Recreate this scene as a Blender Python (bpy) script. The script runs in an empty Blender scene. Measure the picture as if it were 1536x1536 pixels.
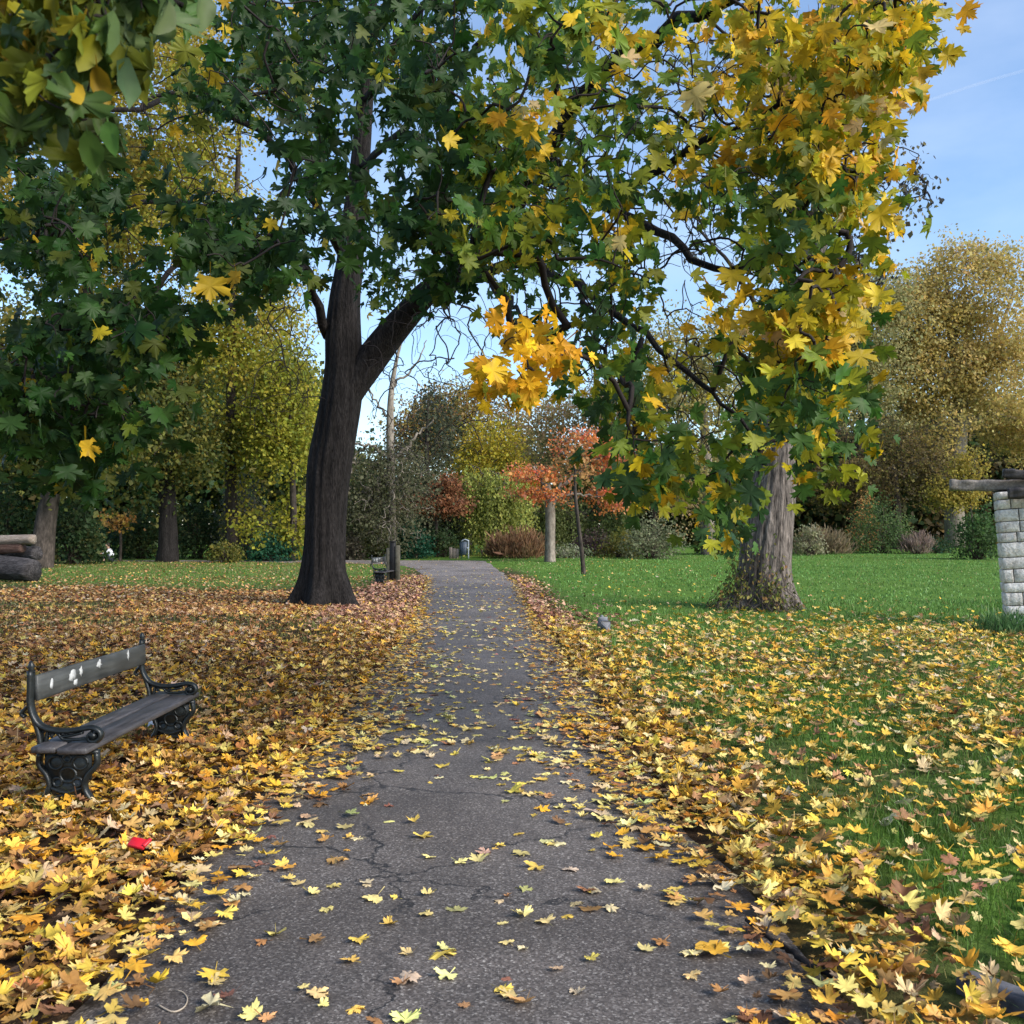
import bpy, math, random
import numpy as np
from mathutils import Vector
rng = np.random.default_rng(7)
random.seed(7)
sc = bpy.context.scene
C = sc.collection

# ------------------------------------------------------------------ camera geometry
F, CX, HZ, EYE = 1500.0, 768.0, 805.0, 1.55
PITCH = math.atan((HZ - 768.0) / F)
cp, sp = math.cos(PITCH), math.sin(PITCH)

def gz(x, y):
    s = np.maximum(0.0, np.asarray(y, float) - 8.0)
    return 0.0135 * s * s / (s + 4.0)

def pt(px, py, Y):
    """world point seen at a photo pixel, Y metres ahead of the camera"""
    u, v = (px - CX) / F, (768.0 - py) / F
    dy, dz = cp - v * sp, v * cp + sp
    t = Y / dy
    return np.array([u * t, Y, EYE + dz * t])

def gp(px, py):
    """ground point seen at a photo pixel"""
    lo, hi = 1.0, 300.0
    for _ in range(60):
        m = 0.5 * (lo + hi)
        p = pt(px, py, m)
        if p[2] > gz(p[0], m): lo = m
        else: hi = m
    p = pt(px, py, lo); p[2] = float(gz(p[0], p[1]))
    return p

def project(P):
    y = P[:, 1]; z = P[:, 2] - EYE
    d = y * cp + z * sp; v = z * cp - y * sp
    return CX + F * P[:, 0] / d, 768 - F * v / d

# ------------------------------------------------------------------ mesh builder
class MB:
    def __init__(s):
        s.v = []; s.l = []; s.n = []; s.c = []; s.k = 0
    def add(s, v, faces, col=None):
        v = np.asarray(v, float).reshape(-1, 3)
        s.v.append(v)
        for f in faces:
            f = np.asarray(f, int)
            if f.size == 0: continue
            s.l.append((f + s.k).ravel()); s.n.append(np.full(len(f), f.shape[1]))
        if col is None: col = (0.5, 0.5, 0.5)
        col = np.asarray(col, float)
        if col.ndim == 1: col = np.tile(col, (len(v), 1))
        s.c.append(col); s.k += len(v)
    def build(s, name, mat, parent=None, smooth=False, origin=None):
        v = np.concatenate(s.v); l = np.concatenate(s.l); n = np.concatenate(s.n); c = np.concatenate(s.c)
        if origin is not None: v = v - np.asarray(origin)
        me = bpy.data.meshes.new(name)
        me.vertices.add(len(v)); me.vertices.foreach_set('co', v.astype(np.float32).ravel())
        me.loops.add(len(l)); me.loops.foreach_set('vertex_index', l.astype(np.int32))
        me.polygons.add(len(n))
        st = np.concatenate([[0], np.cumsum(n)[:-1]])
        me.polygons.foreach_set('loop_start', st.astype(np.int32))
        a = me.color_attributes.new('Col', 'FLOAT_COLOR', 'POINT')
        a.data.foreach_set('color', np.concatenate([c, np.ones((len(c), 1))], 1).astype(np.float32).ravel())
        me.update(calc_edges=True)
        if smooth: me.polygons.foreach_set('use_smooth', np.ones(len(n), bool))
        me.validate()
        if mat: me.materials.append(mat)
        o = bpy.data.objects.new(name, me); C.objects.link(o)
        if parent is not None: o.parent = parent
        elif origin is not None: o.location = origin
        return o

def unit(a):
    a = np.asarray(a, float)
    return a / (np.linalg.norm(a, axis=-1, keepdims=True) + 1e-12)

def tube(mb, pts, rad, sides=6, col=None, ridge=None, cap=True, flat=None):
    """a swept round bar; ridge(angle, height, i) scales the radius; flat=(axis vector, scale)"""
    P = np.asarray(pts, float); n = len(P)
    R = np.broadcast_to(np.asarray(rad, float), (n,))
    T = unit(np.gradient(P, axis=0))
    up = np.array([0, 0, 1.0]) if abs(T[0][2]) < 0.9 else np.array([0, 1.0, 0])
    A = unit(np.cross(T[0], up)); V = []
    ang = np.linspace(0, 2 * np.pi, sides, endpoint=False)
    for i in range(n):
        A = A - T[i] * np.dot(A, T[i]); A = unit(A); B = np.cross(T[i], A)
        r = np.full(sides, R[i])
        if ridge is not None: r = r * ridge(ang, P[i][2], i)
        ring = np.outer(np.cos(ang) * r, A) + np.outer(np.sin(ang) * r, B)
        if flat is not None:
            ax = np.asarray(flat[0], float); ring = ring + np.outer(ring @ ax, ax) * (flat[1] - 1)
        V.append(P[i] + ring)
    V = np.concatenate(V)
    i = np.arange(n - 1)[:, None] * sides; j = np.arange(sides)[None, :]; j2 = (j + 1) % sides
    q = np.stack([i + j, i + j2, i + sides + j2, i + sides + j], -1).reshape(-1, 4)
    faces = [q]
    if cap and sides >= 3:
        k = len(V); V = np.concatenate([V, P[:1], P[-1:]])
        jj = np.arange(sides); kk = (jj + 1) % sides; b = (n - 1) * sides
        faces.append(np.stack([kk, jj, np.full(sides, k)], -1))
        faces.append(np.stack([b + jj, b + kk, np.full(sides, k + 1)], -1))
    mb.add(V, faces, col)

def box(mb, c, s, rz=0.0, rx=0.0, ry=0.0, col=None, bev=0.0):
    x, y, z = [d / 2 for d in s]
    b = min(bev, x * .9, y * .9, z * .9)
    if b <= 0:
        V = np.array([[i * x, j * y, k * z] for k in (-1, 1) for i, j in ((-1, -1), (1, -1), (1, 1), (-1, 1))])
        Fs = [np.array([[3, 2, 1, 0], [4, 5, 6, 7], [0, 1, 5, 4], [1, 2, 6, 5], [2, 3, 7, 6], [3, 0, 4, 7]])]
    else:
        rings = []
        for zz, xx, yy in ((-z, x - b, y - b), (-z + b, x, y), (z - b, x, y), (z, x - b, y - b)):
            bb = b * .8
            rings.append([[-xx + bb, -yy, zz], [xx - bb, -yy, zz], [xx, -yy + bb, zz], [xx, yy - bb, zz],
                          [xx - bb, yy, zz], [-xx + bb, yy, zz], [-xx, yy - bb, zz], [-xx, -yy + bb, zz]])
        V = np.array(rings).reshape(-1, 3); q = []
        for r in range(3):
            for j in range(8): q.append([r * 8 + j, r * 8 + (j + 1) % 8, r * 8 + 8 + (j + 1) % 8, r * 8 + 8 + j])
        Fs = [np.array(q), np.array([[7, 6, 5, 4, 3, 2, 1, 0]]), np.array([[24, 25, 26, 27, 28, 29, 30, 31]])]
    def rot(V, a, i, j):
        if a == 0: return V
        V = V.copy(); ca, sa = math.cos(a), math.sin(a)
        vi, vj = V[:, i].copy(), V[:, j].copy()
        V[:, i] = ca * vi - sa * vj; V[:, j] = sa * vi + ca * vj
        return V
    V = rot(V, rx, 1, 2); V = rot(V, ry, 2, 0); V = rot(V, rz, 0, 1)
    mb.add(V + np.asarray(c, float), Fs, col)

def smooth_path(ctrl, n):
    """Catmull-Rom through the rows of ctrl (any number of columns)"""
    K = np.asarray(ctrl, float); m = len(K)
    K2 = np.vstack([2 * K[0] - K[1], K, 2 * K[-1] - K[-2]])
    t = np.linspace(0, m - 1 - 1e-9, n); i = t.astype(int); f = (t - i)[:, None]
    a, b, c, d = K2[i], K2[i + 1], K2[i + 2], K2[i + 3]
    return 0.5 * (2 * b + (c - a) * f + (2 * a - 5 * b + 4 * c - d) * f ** 2 + (3 * b - a - 3 * c + d) * f ** 3)

def vnoise(x, y, s=1.0, seed=0):
    """smooth value noise 0..1"""
    x = np.asarray(x, float) * s; y = np.asarray(y, float) * s
    xi, yi = np.floor(x).astype(int), np.floor(y).astype(int); fx, fy = x - xi, y - yi
    fx = fx * fx * (3 - 2 * fx); fy = fy * fy * (3 - 2 * fy)
    def h(a, b):
        n = (a * 374761393 + b * 668265263 + seed * 974711) & 0x7fffffff
        n = ((n ^ (n >> 13)) * 1274126177) & 0x7fffffff
        return ((n ^ (n >> 16)) & 0xffff) / 65535.0
    return (h(xi, yi) * (1 - fx) + h(xi + 1, yi) * fx) * (1 - fy) + (h(xi, yi + 1) * (1 - fx) + h(xi + 1, yi + 1) * fx) * fy

# ------------------------------------------------------------------ properties
def tag(o, label, cat, group=None, kind=None):
    o['label'] = label
    if kind: o['kind'] = kind
    o['category'] = cat
    if group: o['group'] = group
    return o
def empty(name, loc, label, cat, group=None):
    o = bpy.data.objects.new(name, None); C.objects.link(o)
    o.location = [float(a) for a in loc]; o.empty_display_size = 0.2
    return tag(o, label, cat, group)

# ------------------------------------------------------------------ materials
def newmat(name):
    m = bpy.data.materials.new(name); m.use_nodes = True
    nt = m.node_tree; nt.nodes.clear()
    out = nt.nodes.new('ShaderNodeOutputMaterial')
    return m, nt, out
def N(nt, t, **kw):
    n = nt.nodes.new(t)
    for k, v in kw.items():
        if k.startswith('i_'):
            key = k[2:].replace('_', ' ')
            n.inputs[key].default_value = v
        else: setattr(n, k, v)
    return n
def ramp(nt, fac, stops):
    r = nt.nodes.new('ShaderNodeValToRGB'); e = r.color_ramp.elements
    while len(e) > 1: e.remove(e[-1])
    e[0].position = stops[0][0]; e[0].color = (*stops[0][1], 1)
    for p, c in stops[1:]:
        k = e.new(p); k.color = (*c, 1)
    nt.links.new(fac, r.inputs[0]); return r.outputs[0]
def mixc(nt, fac, a, b, mode='MIX'):
    m = nt.nodes.new('ShaderNodeMix'); m.data_type = 'RGBA'; m.blend_type = mode
    if hasattr(fac, 'links'): nt.links.new(fac, m.inputs[0])
    else: m.inputs[0].default_value = fac
    for s, i in ((a, 6), (b, 7)):
        if hasattr(s, 'links'): nt.links.new(s, m.inputs[i])
        else: m.inputs[i].default_value = (*s, 1)
    return m.outputs[2]
def noise(nt, co, scale, detail=4, rough=.55, sc3=None):
    if sc3 is not None:
        mp = N(nt, 'ShaderNodeMapping'); mp.inputs['Scale'].default_value = sc3
        nt.links.new(co, mp.inputs[0]); co = mp.outputs[0]
    n = N(nt, 'ShaderNodeTexNoise'); n.inputs['Scale'].default_value = scale
    n.inputs['Detail'].default_value = detail; n.inputs['Roughness'].default_value = rough
    nt.links.new(co, n.inputs['Vector']); return n.outputs[0]
def bump(nt, h, strength, dist):
    b = N(nt, 'ShaderNodeBump'); b.inputs['Strength'].default_value = strength; b.inputs['Distance'].default_value = dist
    nt.links.new(h, b.inputs['Height']); return b.outputs[0]
def principled(nt, out, col, rough=.8, spec=.3, nrm=None, metal=0.0):
    p = N(nt, 'ShaderNodeBsdfPrincipled')
    if hasattr(col, 'links'): nt.links.new(col, p.inputs['Base Color'])
    else: p.inputs['Base Color'].default_value = (*col, 1)
    if hasattr(rough, 'links'): nt.links.new(rough, p.inputs['Roughness'])
    else: p.inputs['Roughness'].default_value = rough
    p.inputs['Specular IOR Level'].default_value = spec; p.inputs['Metallic'].default_value = metal
    if nrm is not None: nt.links.new(nrm, p.inputs['Normal'])
    if out is not None: nt.links.new(p.outputs[0], out.inputs[0])
    return p

def leaf_mat(name, trans=.35, rough=.5, spec=.3, mottle=0.25, mscale=40.0):
    m, nt, out = newmat(name)
    a = N(nt, 'ShaderNodeAttribute', attribute_name='Col')
    g = N(nt, 'ShaderNodeNewGeometry')
    col = a.outputs['Color']
    if mottle > 0:
        nz = noise(nt, g.outputs['Position'], mscale, 3)
        k = ramp(nt, nz, [(.3, (1 - mottle,) * 3), (.7, (1 + mottle * .6,) * 3)])
        col = mixc(nt, 1.0, col, k, 'MULTIPLY')
    p = principled(nt, None, col, rough, spec)
    t = N(nt, 'ShaderNodeBsdfTranslucent'); nt.links.new(col, t.inputs[0])
    mx = N(nt, 'ShaderNodeMixShader'); mx.inputs[0].default_value = trans
    nt.links.new(p.outputs[0], mx.inputs[1]); nt.links.new(t.outputs[0], mx.inputs[2])
    nt.links.new(mx.outputs[0], out.inputs[0]); return m

def bark_mat(name, dark, light, scale=6.0, streak=.16, bs=.9, moss=None, along='z'):
    m, nt, out = newmat(name)
    co = N(nt, 'ShaderNodeTexCoord').outputs['Object']
    sx = (lambda k: (1, 1, k)) if along == 'z' else (lambda k: (k, 1, 1))
    n1 = noise(nt, co, scale, 6, .65, sx(streak))
    n2 = noise(nt, co, scale * 4, 4, .6, sx(streak * 2))
    mm = N(nt, 'ShaderNodeMath', operation='MULTIPLY'); nt.links.new(n1, mm.inputs[0]); nt.links.new(n2, mm.inputs[1])
    c = ramp(nt, mm.outputs[0], [(.14, dark), (.30, tuple((a + b) / 2 for a, b in zip(dark, light))), (.42, light)])
    if moss:
        n3 = noise(nt, co, 1.6, 4, .6)
        c = mixc(nt, ramp(nt, n3, [(.5, (0, 0, 0)), (.68, (.6, .6, .6))]), c, moss)
    principled(nt, out, c, .9, .15, bump(nt, mm.outputs[0], bs, .06)); return m

def plain_mat(name, col, rough=.6, spec=.3, metal=0.0, var=.25, scale=12, b=.15):
    m, nt, out = newmat(name)
    co = N(nt, 'ShaderNodeTexCoord').outputs['Object']
    n1 = noise(nt, co, scale, 5)
    c = ramp(nt, n1, [(.3, tuple(x * (1 - var) for x in col)), (.7, tuple(min(1, x * (1 + var)) for x in col))])
    principled(nt, out, c, rough, spec, bump(nt, n1, b, .01), metal); return m

M = {}
M['leaf'] = leaf_mat('maple_leaf', .42, .5, .18, .12, 22)
M['far_leaf'] = leaf_mat('far_leaf', .48, .6, .2, 0)
M['litter'] = leaf_mat('fallen_leaf', .12, .6, .2, .2, 45)
M['grass'] = leaf_mat('grass_blade', .25, .5, .25, 0)
M['bark_dark'] = bark_mat('dark_maple_bark', (.004, .0034, .0032), (.034, .030, .029), 9, .14, 1.0)
M['bark_grey'] = bark_mat('furrowed_grey_bark', (.018, .015, .013), (.30, .255, .225), 6, .09, 1.0)
M['bark_far'] = bark_mat('far_bark', (.02, .017, .014), (.10, .08, .068), 3, .2, .5)
M['bark_pale'] = bark_mat('pale_bark', (.10, .085, .07), (.32, .28, .23), 3, .2, .5)
M['twig'] = plain_mat('twig_bark', (.022, .018, .017), .85, .15)
M['twig_far'] = plain_mat('far_twig_bark', (.07, .055, .045), .9, .1)

# ------------------------------------------------------------------ leaves
def make_template(half, stalk=.5):
    pts = half + [(-x, y) for x, y in reversed(half) if abs(x) > 1e-6]
    v = [(0, .33)] + pts; n = len(pts)
    tri = [(0, i + 1, (i + 1) % n + 1) for i in range(n)]
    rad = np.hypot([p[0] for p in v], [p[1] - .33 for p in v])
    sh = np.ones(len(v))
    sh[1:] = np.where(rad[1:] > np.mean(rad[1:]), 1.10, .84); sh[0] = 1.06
    quad = []
    if stalk:
        k = len(v)
        v += [(-.013, .02), (.013, .02), (.03, -stalk), (.012, -stalk)]
        sh = np.concatenate([sh, [.8, .8, .7, .7]])
        quad = [(k, k + 1, k + 2, k + 3)]
    return np.array(v, float), np.array(tri, int), np.array(quad, int).reshape(-1, 4), sh
HI = make_template([(0, 1.0), (.07, .80), (.17, .80), (.155, .66), (.26, .66), (.17, .45), (.36, .60), (.43, .70), (.47, .62), (.66, .68),
                    (.56, .50), (.66, .42), (.52, .36), (.36, .28), (.52, .22), (.56, .12), (.48, .08), (.36, -.02), (.18, .02), (.0, .0)])
MID = make_template([(0, 1.0), (.16, .72), (.17, .45), (.64, .68), (.36, .28), (.55, .08), (.16, -.02), (0, .02)], 0)
LOW = (np.array([(0, 0), (.42, .5), (0, 1.0), (-.42, .5)]), np.zeros((0, 3), int), np.array([[0, 1, 2, 3]]), np.array([.9, 1, 1.05, 1]))
OVAL = make_template([(0, 1.0), (.12, .85), (.22, .62), (.26, .4), (.2, .16), (.06, .0)], .25)

def add_leaves(mb, P, T, Nn, S, Cc, tpl, fold=None, curl=None, wave=None):
    n = len(P)
    if n == 0: return
    tv, tri, quad, sh = tpl; K = len(tv)
    T = unit(T); X = unit(np.cross(T, Nn)); Nn = np.cross(X, T)
    fold = np.zeros(n) if fold is None else fold; curl = np.zeros(n) if curl is None else curl
    x, y = tv[:, 0], tv[:, 1]
    z = fold[:, None] * np.abs(x)[None] + curl[:, None] * ((y - .33) ** 2 + .6 * x ** 2)[None]
    if wave is not None: z = z + wave[:, None] * np.sin(9 * x[None] + 5 * y[None] + np.arange(n)[:, None]) + (rng.normal(0, .035, (n, K)) if K > 12 else 0)
    if K > 12:
        jx = 1 + rng.normal(0, .07, (n, K)); x2 = x[None] * jx * rng.normal(1, .08, (n, 1)); y2 = .33 + (y[None] - .33) * (1 + rng.normal(0, .06, (n, K)))
        V = P[:, None, :] + S[:, None, None] * (x2[..., None] * X[:, None, :] + y2[..., None] * T[:, None, :] + z[..., None] * Nn[:, None, :])
    else: V = P[:, None, :] + S[:, None, None] * (x[None, :, None] * X[:, None, :] + y[None, :, None] * T[:, None, :] + z[..., None] * Nn[:, None, :])
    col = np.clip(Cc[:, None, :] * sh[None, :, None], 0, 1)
    off = (np.arange(n) * K)[:, None, None]
    fs = []
    if len(tri): fs.append((tri[None] + off).reshape(-1, 3))
    if len(quad): fs.append((quad[None] + off).reshape(-1, 4))
    mb.add(V.reshape(-1, 3), fs, col.reshape(-1, 3))

def palette(n, items, jit=.16):
    cols = np.array([c for c, w in items], float); w = np.array([w for c, w in items], float)
    c = cols[rng.choice(len(items), n, p=w / w.sum())]
    c = c * np.exp(rng.normal(0, jit, (n, 1))) * np.exp(rng.normal(0, jit * .35, (n, 3)))
    return np.clip(c, .004, .85)

# ------------------------------------------------------------------ branch growth
def grow(mb, limbs, targets, sides=4, tip=.004, power=.42, sag=.10, jit=.06, col=None, steps=5, rmax=None, skip_limbs=True):
    """join every target to the nearest grown node; radii follow the number of ends carried"""
    pos = []; par = []; base = []
    for L in limbs:                                             # rows x y z r
        for i, r in enumerate(L):
            pos.append(r[:3]); par.append(len(pos) - 2 if i else -1); base.append(r[3])
    pos = np.array(pos, float); par = list(par); base = list(base)
    if len(targets) == 0: return
    d0 = np.min(np.linalg.norm(targets[:, None] - pos[None], axis=2), 1)
    chains = []; cap = np.zeros((len(pos) + len(targets) * steps + 10, 3)); cap[:len(pos)] = pos; m = len(pos)
    ends = []
    for ti in np.argsort(d0):
        t = targets[ti]
        j = int(np.argmin(np.linalg.norm(cap[:m] - t, axis=1)))
        a = cap[j]; L = np.linalg.norm(t - a)
        f = np.linspace(0, 1, steps + 1)[1:, None]
        q = a + (t - a) * f
        q[:, 2] += (np.sin(f[:, 0] * np.pi) * L * sag)
        q += np.sin(f * np.pi) * rng.normal(0, jit * 2.2 * L, 3) + np.sin(f * 2 * np.pi) * rng.normal(0, jit * 1.0 * L, 3)
        idx = [j]
        for k in range(steps):
            cap[m] = q[k]; par.append(idx[-1]); base.append(0); idx.append(m); m += 1
        chains.append(idx); ends.append(m - 1)
    w = np.zeros(m)
    for e in ends: w[e] += 1
    for i in range(m - 1, -1, -1):
        if par[i] >= 0 and par[i] < i: w[par[i]] += w[i]
    r = tip * np.maximum(w, 1) ** power
    if rmax: r = np.minimum(r, rmax)
    for idx in chains:
        R = r[idx].copy(); R[0] = min(R[0], R[1] * 1.15)
        tube(mb, cap[idx], R, sides, col, cap=False)

def limb(ctrl, n=24, wig=.0):
    """ctrl rows: px, py, Y, width px -> n rows x y z r"""
    K = np.array([[*pt(a, b, Y), w / 2 / F * Y] for a, b, Y, w in ctrl])
    P = smooth_path(K, n)
    if wig: P[1:-1, :3] += rng.normal(0, wig, (n - 2, 3))
    return P

def in_poly(px, py, poly):
    ins = np.zeros(len(px), bool); n = len(poly)
    for i in range(n):
        x1, y1 = poly[i]; x2, y2 = poly[(i + 1) % n]
        c = ((y1 > py) != (y2 > py)) & (px < (x2 - x1) * (py - y1) / (y2 - y1 + 1e-9) + x1)
        ins ^= c
    return ins

def poly_points(poly, n, Y0, Y1, gap=.0, gs=.012, seed=1):
    xs = [p[0] for p in poly]; ys = [p[1] for p in poly]; out = []
    while sum(len(o) for o in out) < n:
        px = rng.uniform(min(xs), max(xs), n * 3); py = rng.uniform(min(ys), max(ys), n * 3)
        k = in_poly(px, py, poly) & (vnoise(px, py, gs, seed) > gap)
        out.append(np.stack([px[k], py[k]], 1))
    q = np.concatenate(out)[:n]
    Y = rng.uniform(Y0, Y1, n)
    return q, np.array([pt(a, b, y) for (a, b), y in zip(q, Y)])

def hanging(n, spread=.55):
    T = np.stack([rng.normal(0, spread, n), rng.normal(0, spread, n), -np.ones(n) + rng.normal(0, .35, n)], 1)
    Nn = unit(np.stack([rng.normal(0, .8, n), rng.normal(-.5, .8, n), rng.normal(.55, .5, n)], 1))
    return unit(T), Nn

# ------------------------------------------------------------------ path outline
_LY = [-4, 1.5, 3.2, 6, 12, 21, 28, 33, 38, 41, 43, 44.2, 46]
_LX = [-1.4, -1.42, -1.45, -1.5, -1.5, -1.95, -2.45, -2.95, -3.75, -4.6, -7, -13, -22]
_RY = [-4, 1.5, 3.2, 6, 12, 21, 28, 33, 38, 43, 46]
_RX = [1.2, 1.15, 1.08, .92, .70, .34, .17, -.18, -.58, -1.0, -1.2]
def pxl(y): return np.interp(y, _LY, _LX)
def pxr(y): return np.interp(y, _RY, _RX)

# ------------------------------------------------------------------ ground sheet
def build_ground():
    ys = np.concatenate([np.linspace(-12, 1, 14), np.arange(1.5, 14, .25), np.arange(14, 60, .8), np.geomspace(60, 900, 30)])
    t = np.linspace(-1, 1, 161); xs = np.sinh(t * 4.6) / math.sinh(4.6) * 420
    X, Y = np.meshgrid(xs, ys)
    Z = gz(X, Y) + (vnoise(X, Y, .9, 3) - .5) * .03 * np.clip((np.abs(X + .4) - 1.6) / 1, 0, 1)
    d = np.maximum(pxl(Y) - X, X - pxr(Y))
    Z -= np.where((d < .25) & (Y < 46.5), .03, 0)
    lit = np.where(X < pxl(Y), np.clip((29 - Y + 5 * (vnoise(X, Y, .25, 5) - .5)) / 4, 0, 1), 0)
    lit = np.maximum(lit, np.clip(1.2 - d / .8, 0, 1) * np.clip((40 - Y) / 6, 0, 1))
    lit = np.maximum(lit, .55 * np.clip((18 - Y) / 4, 0, 1) * (vnoise(X, Y, .8, 6) > .55))
    V = np.stack([X, Y, Z], -1).reshape(-1, 3); nx = len(xs)
    i = (np.arange(len(ys) - 1)[:, None] * nx + np.arange(nx - 1)[None]).ravel()
    mb = MB(); mb.add(V, [np.stack([i, i + 1, i + nx + 1, i + nx], 1)], np.repeat(lit.reshape(-1, 1), 3, 1))
    m, nt, out = newmat('ground_soil_and_turf')
    a = N(nt, 'ShaderNodeAttribute', attribute_name='Col').outputs['Fac']
    g = N(nt, 'ShaderNodeNewGeometry').outputs['Position']
    n1 = noise(nt, g, .35, 5, .6); n2 = noise(nt, g, 9, 6, .7); n3 = noise(nt, g, 3, 4, .6, (1, .35, 1))
    gr = ramp(nt, n2, [(.25, (.035, .075, .012)), (.5, (.075, .15, .022)), (.75, (.12, .21, .036))])
    gr = mixc(nt, 1, gr, ramp(nt, n1, [(.3, (.8, .85, .7)), (.7, (1.15, 1.1, 1.2))]), 'MULTIPLY')
    gr = mixc(nt, 1, gr, ramp(nt, n3, [(.3, (.75, .8, .75)), (.7, (1.2, 1.15, 1.2))]), 'MULTIPLY')
    so = ramp(nt, n2, [(.3, (.014, .010, .008)), (.55, (.05, .032, .02)), (.75, (.12, .07, .035))])
    principled(nt, out, mixc(nt, a, gr, so), .95, .1, bump(nt, n2, .8, .05))
    o = mb.build('ground', m, smooth=True)
    tag(o, 'park lawn and bare leaf strewn soil either side of the path', 'ground', kind='structure')
build_ground()

def build_path():
    ys = np.concatenate([np.arange(-4, 16, .25), np.arange(16, 42, .7), np.linspace(42, 45.6, 12)])
    U = np.linspace(0, 1, 25); V = []
    for y in ys:
        a = pxl(y) + (vnoise(y, 0, 1.7, 1) - .5) * .12; b = pxr(y) + (vnoise(y, 0, 1.5, 2) - .5) * .14
        x = a + (b - a) * U
        z = gz(x, y) + .006 + .02 * np.sin(U * np.pi) - .02 * (np.abs(U - .5) > .49)
        V.append(np.stack([x, np.full_like(x, y), z], 1))
    V = np.concatenate(V); n = len(U)
    i = (np.arange(len(ys) - 1)[:, None] * n + np.arange(n - 1)[None]).ravel()
    mb = MB(); mb.add(V, [np.stack([i, i + 1, i + n + 1, i + n], 1)])
    m, nt, out = newmat('worn_asphalt')
    g = N(nt, 'ShaderNodeNewGeometry').outputs['Position']
    vo = N(nt, 'ShaderNodeTexVoronoi'); vo.inputs['Scale'].default_value = 130; nt.links.new(g, vo.inputs['Vector'])
    hs = N(nt, 'ShaderNodeSeparateColor'); nt.links.new(vo.outputs['Color'], hs.inputs[0])
    agg = ramp(nt, hs.outputs[0], [(.0, (.043, .036, .031)), (.5, (.082, .070, .061)), (.80, (.122, .106, .094)), (.93, (.17, .155, .14)), (1, (.29, .27, .24))])
    big = noise(nt, g, 1.3, 5, .65)
    c = mixc(nt, 1, agg, ramp(nt, big, [(.3, (.72, .71, .72)), (.72, (1.25, 1.22, 1.22))]), 'MULTIPLY')
    # surface colour grows paler towards the junction, and darker relaid patches
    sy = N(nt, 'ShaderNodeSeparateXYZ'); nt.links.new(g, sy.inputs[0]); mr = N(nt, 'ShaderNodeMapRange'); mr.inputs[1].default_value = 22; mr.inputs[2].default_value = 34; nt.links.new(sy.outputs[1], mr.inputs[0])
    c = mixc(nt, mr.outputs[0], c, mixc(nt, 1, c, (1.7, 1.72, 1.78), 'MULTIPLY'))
    st_ = noise(nt, g, .55, 3, .5)
    c = mixc(nt, 1, c, ramp(nt, st_, [(.44, (.80, .79, .78)), (.50, (1.05, 1.05, 1.05))]), 'MULTIPLY')
    # cracks: thin dark seams with broken runs
    nz = N(nt, 'ShaderNodeTexNoise'); nz.inputs['Scale'].default_value = 2.2; nz.inputs['Detail'].default_value = 6; nz.inputs['Roughness'].default_value = .65
    nt.links.new(g, nz.inputs['Vector'])
    va = N(nt, 'ShaderNodeVectorMath', operation='MULTIPLY_ADD'); va.inputs[1].default_value = (.75, .75, 0)
    nt.links.new(nz.outputs['Color'], va.inputs[0]); nt.links.new(g, va.inputs[2])
    def crack(scale, w, lo, hi, nsc):
        v2 = N(nt, 'ShaderNodeTexVoronoi', feature='DISTANCE_TO_EDGE'); v2.inputs['Scale'].default_value = scale
        nt.links.new(va.outputs[0], v2.inputs['Vector'])
        k = ramp(nt, v2.outputs['Distance'], [(0, (1, 1, 1)), (w, (.75, .75, .75)), (w * 2.2, (0, 0, 0))])
        mk = ramp(nt, noise(nt, g, nsc, 3), [(lo, (0, 0, 0)), (hi, (1, 1, 1))])
        return mixc(nt, 1, k, mk, 'MULTIPLY')
    c1 = crack(.62, .0038, .40, .50, .8); c2 = crack(2.1, .004, .55, .62, 1.1)
    ck = mixc(nt, 1, c1, c2, 'LIGHTEN')
    c = mixc(nt, ck, c, (.008, .007, .007))
    hb = mixc(nt, ck, agg, (0, 0, 0))
    bw = N(nt, 'ShaderNodeRGBToBW'); nt.links.new(hb, bw.inputs[0])
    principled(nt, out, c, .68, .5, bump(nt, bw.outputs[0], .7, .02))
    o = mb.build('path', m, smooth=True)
    tag(o, 'cracked grey asphalt footpath running through the park towards the trees', 'path', kind='structure')
build_path()

# ------------------------------------------------------------------ fallen leaves
PAL_YEL = [((.62, .40, .06), 3), ((.60, .44, .13), 2.4), ((.58, .30, .03), 2.4), ((.48, .26, .08), 2.2), ((.28, .14, .05), 1.8), ((.56, .40, .22), 1.6), ((.14, .07, .035), 1.1)]
PAL_BRN = [((.42, .18, .06), 3), ((.50, .27, .11), 2.6), ((.20, .09, .04), 2.2), ((.56, .36, .15), 2.0), ((.62, .41, .10), 1.6), ((.56, .42, .27), 1.2)]
PAL_RED = [((.36, .18, .12), 3), ((.46, .27, .18), 3), ((.17, .07, .05), 1.6), ((.56, .34, .2), 1.6), ((.62, .42, .12), .7)]
PAL_PATH = [((.72, .58, .22), 4), ((.68, .48, .10), 2), ((.60, .47, .28), 1.6), ((.45, .24, .10), .8), ((.42, .42, .16), .5), ((.28, .12, .08), .35)]
PAL_LAWN = [((.62, .47, .14), 3), ((.68, .45, .06), 3), ((.62, .46, .22), 1.6), ((.60, .32, .05), 1.6), ((.36, .19, .09), 1), ((.52, .46, .30), .5)]

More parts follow.
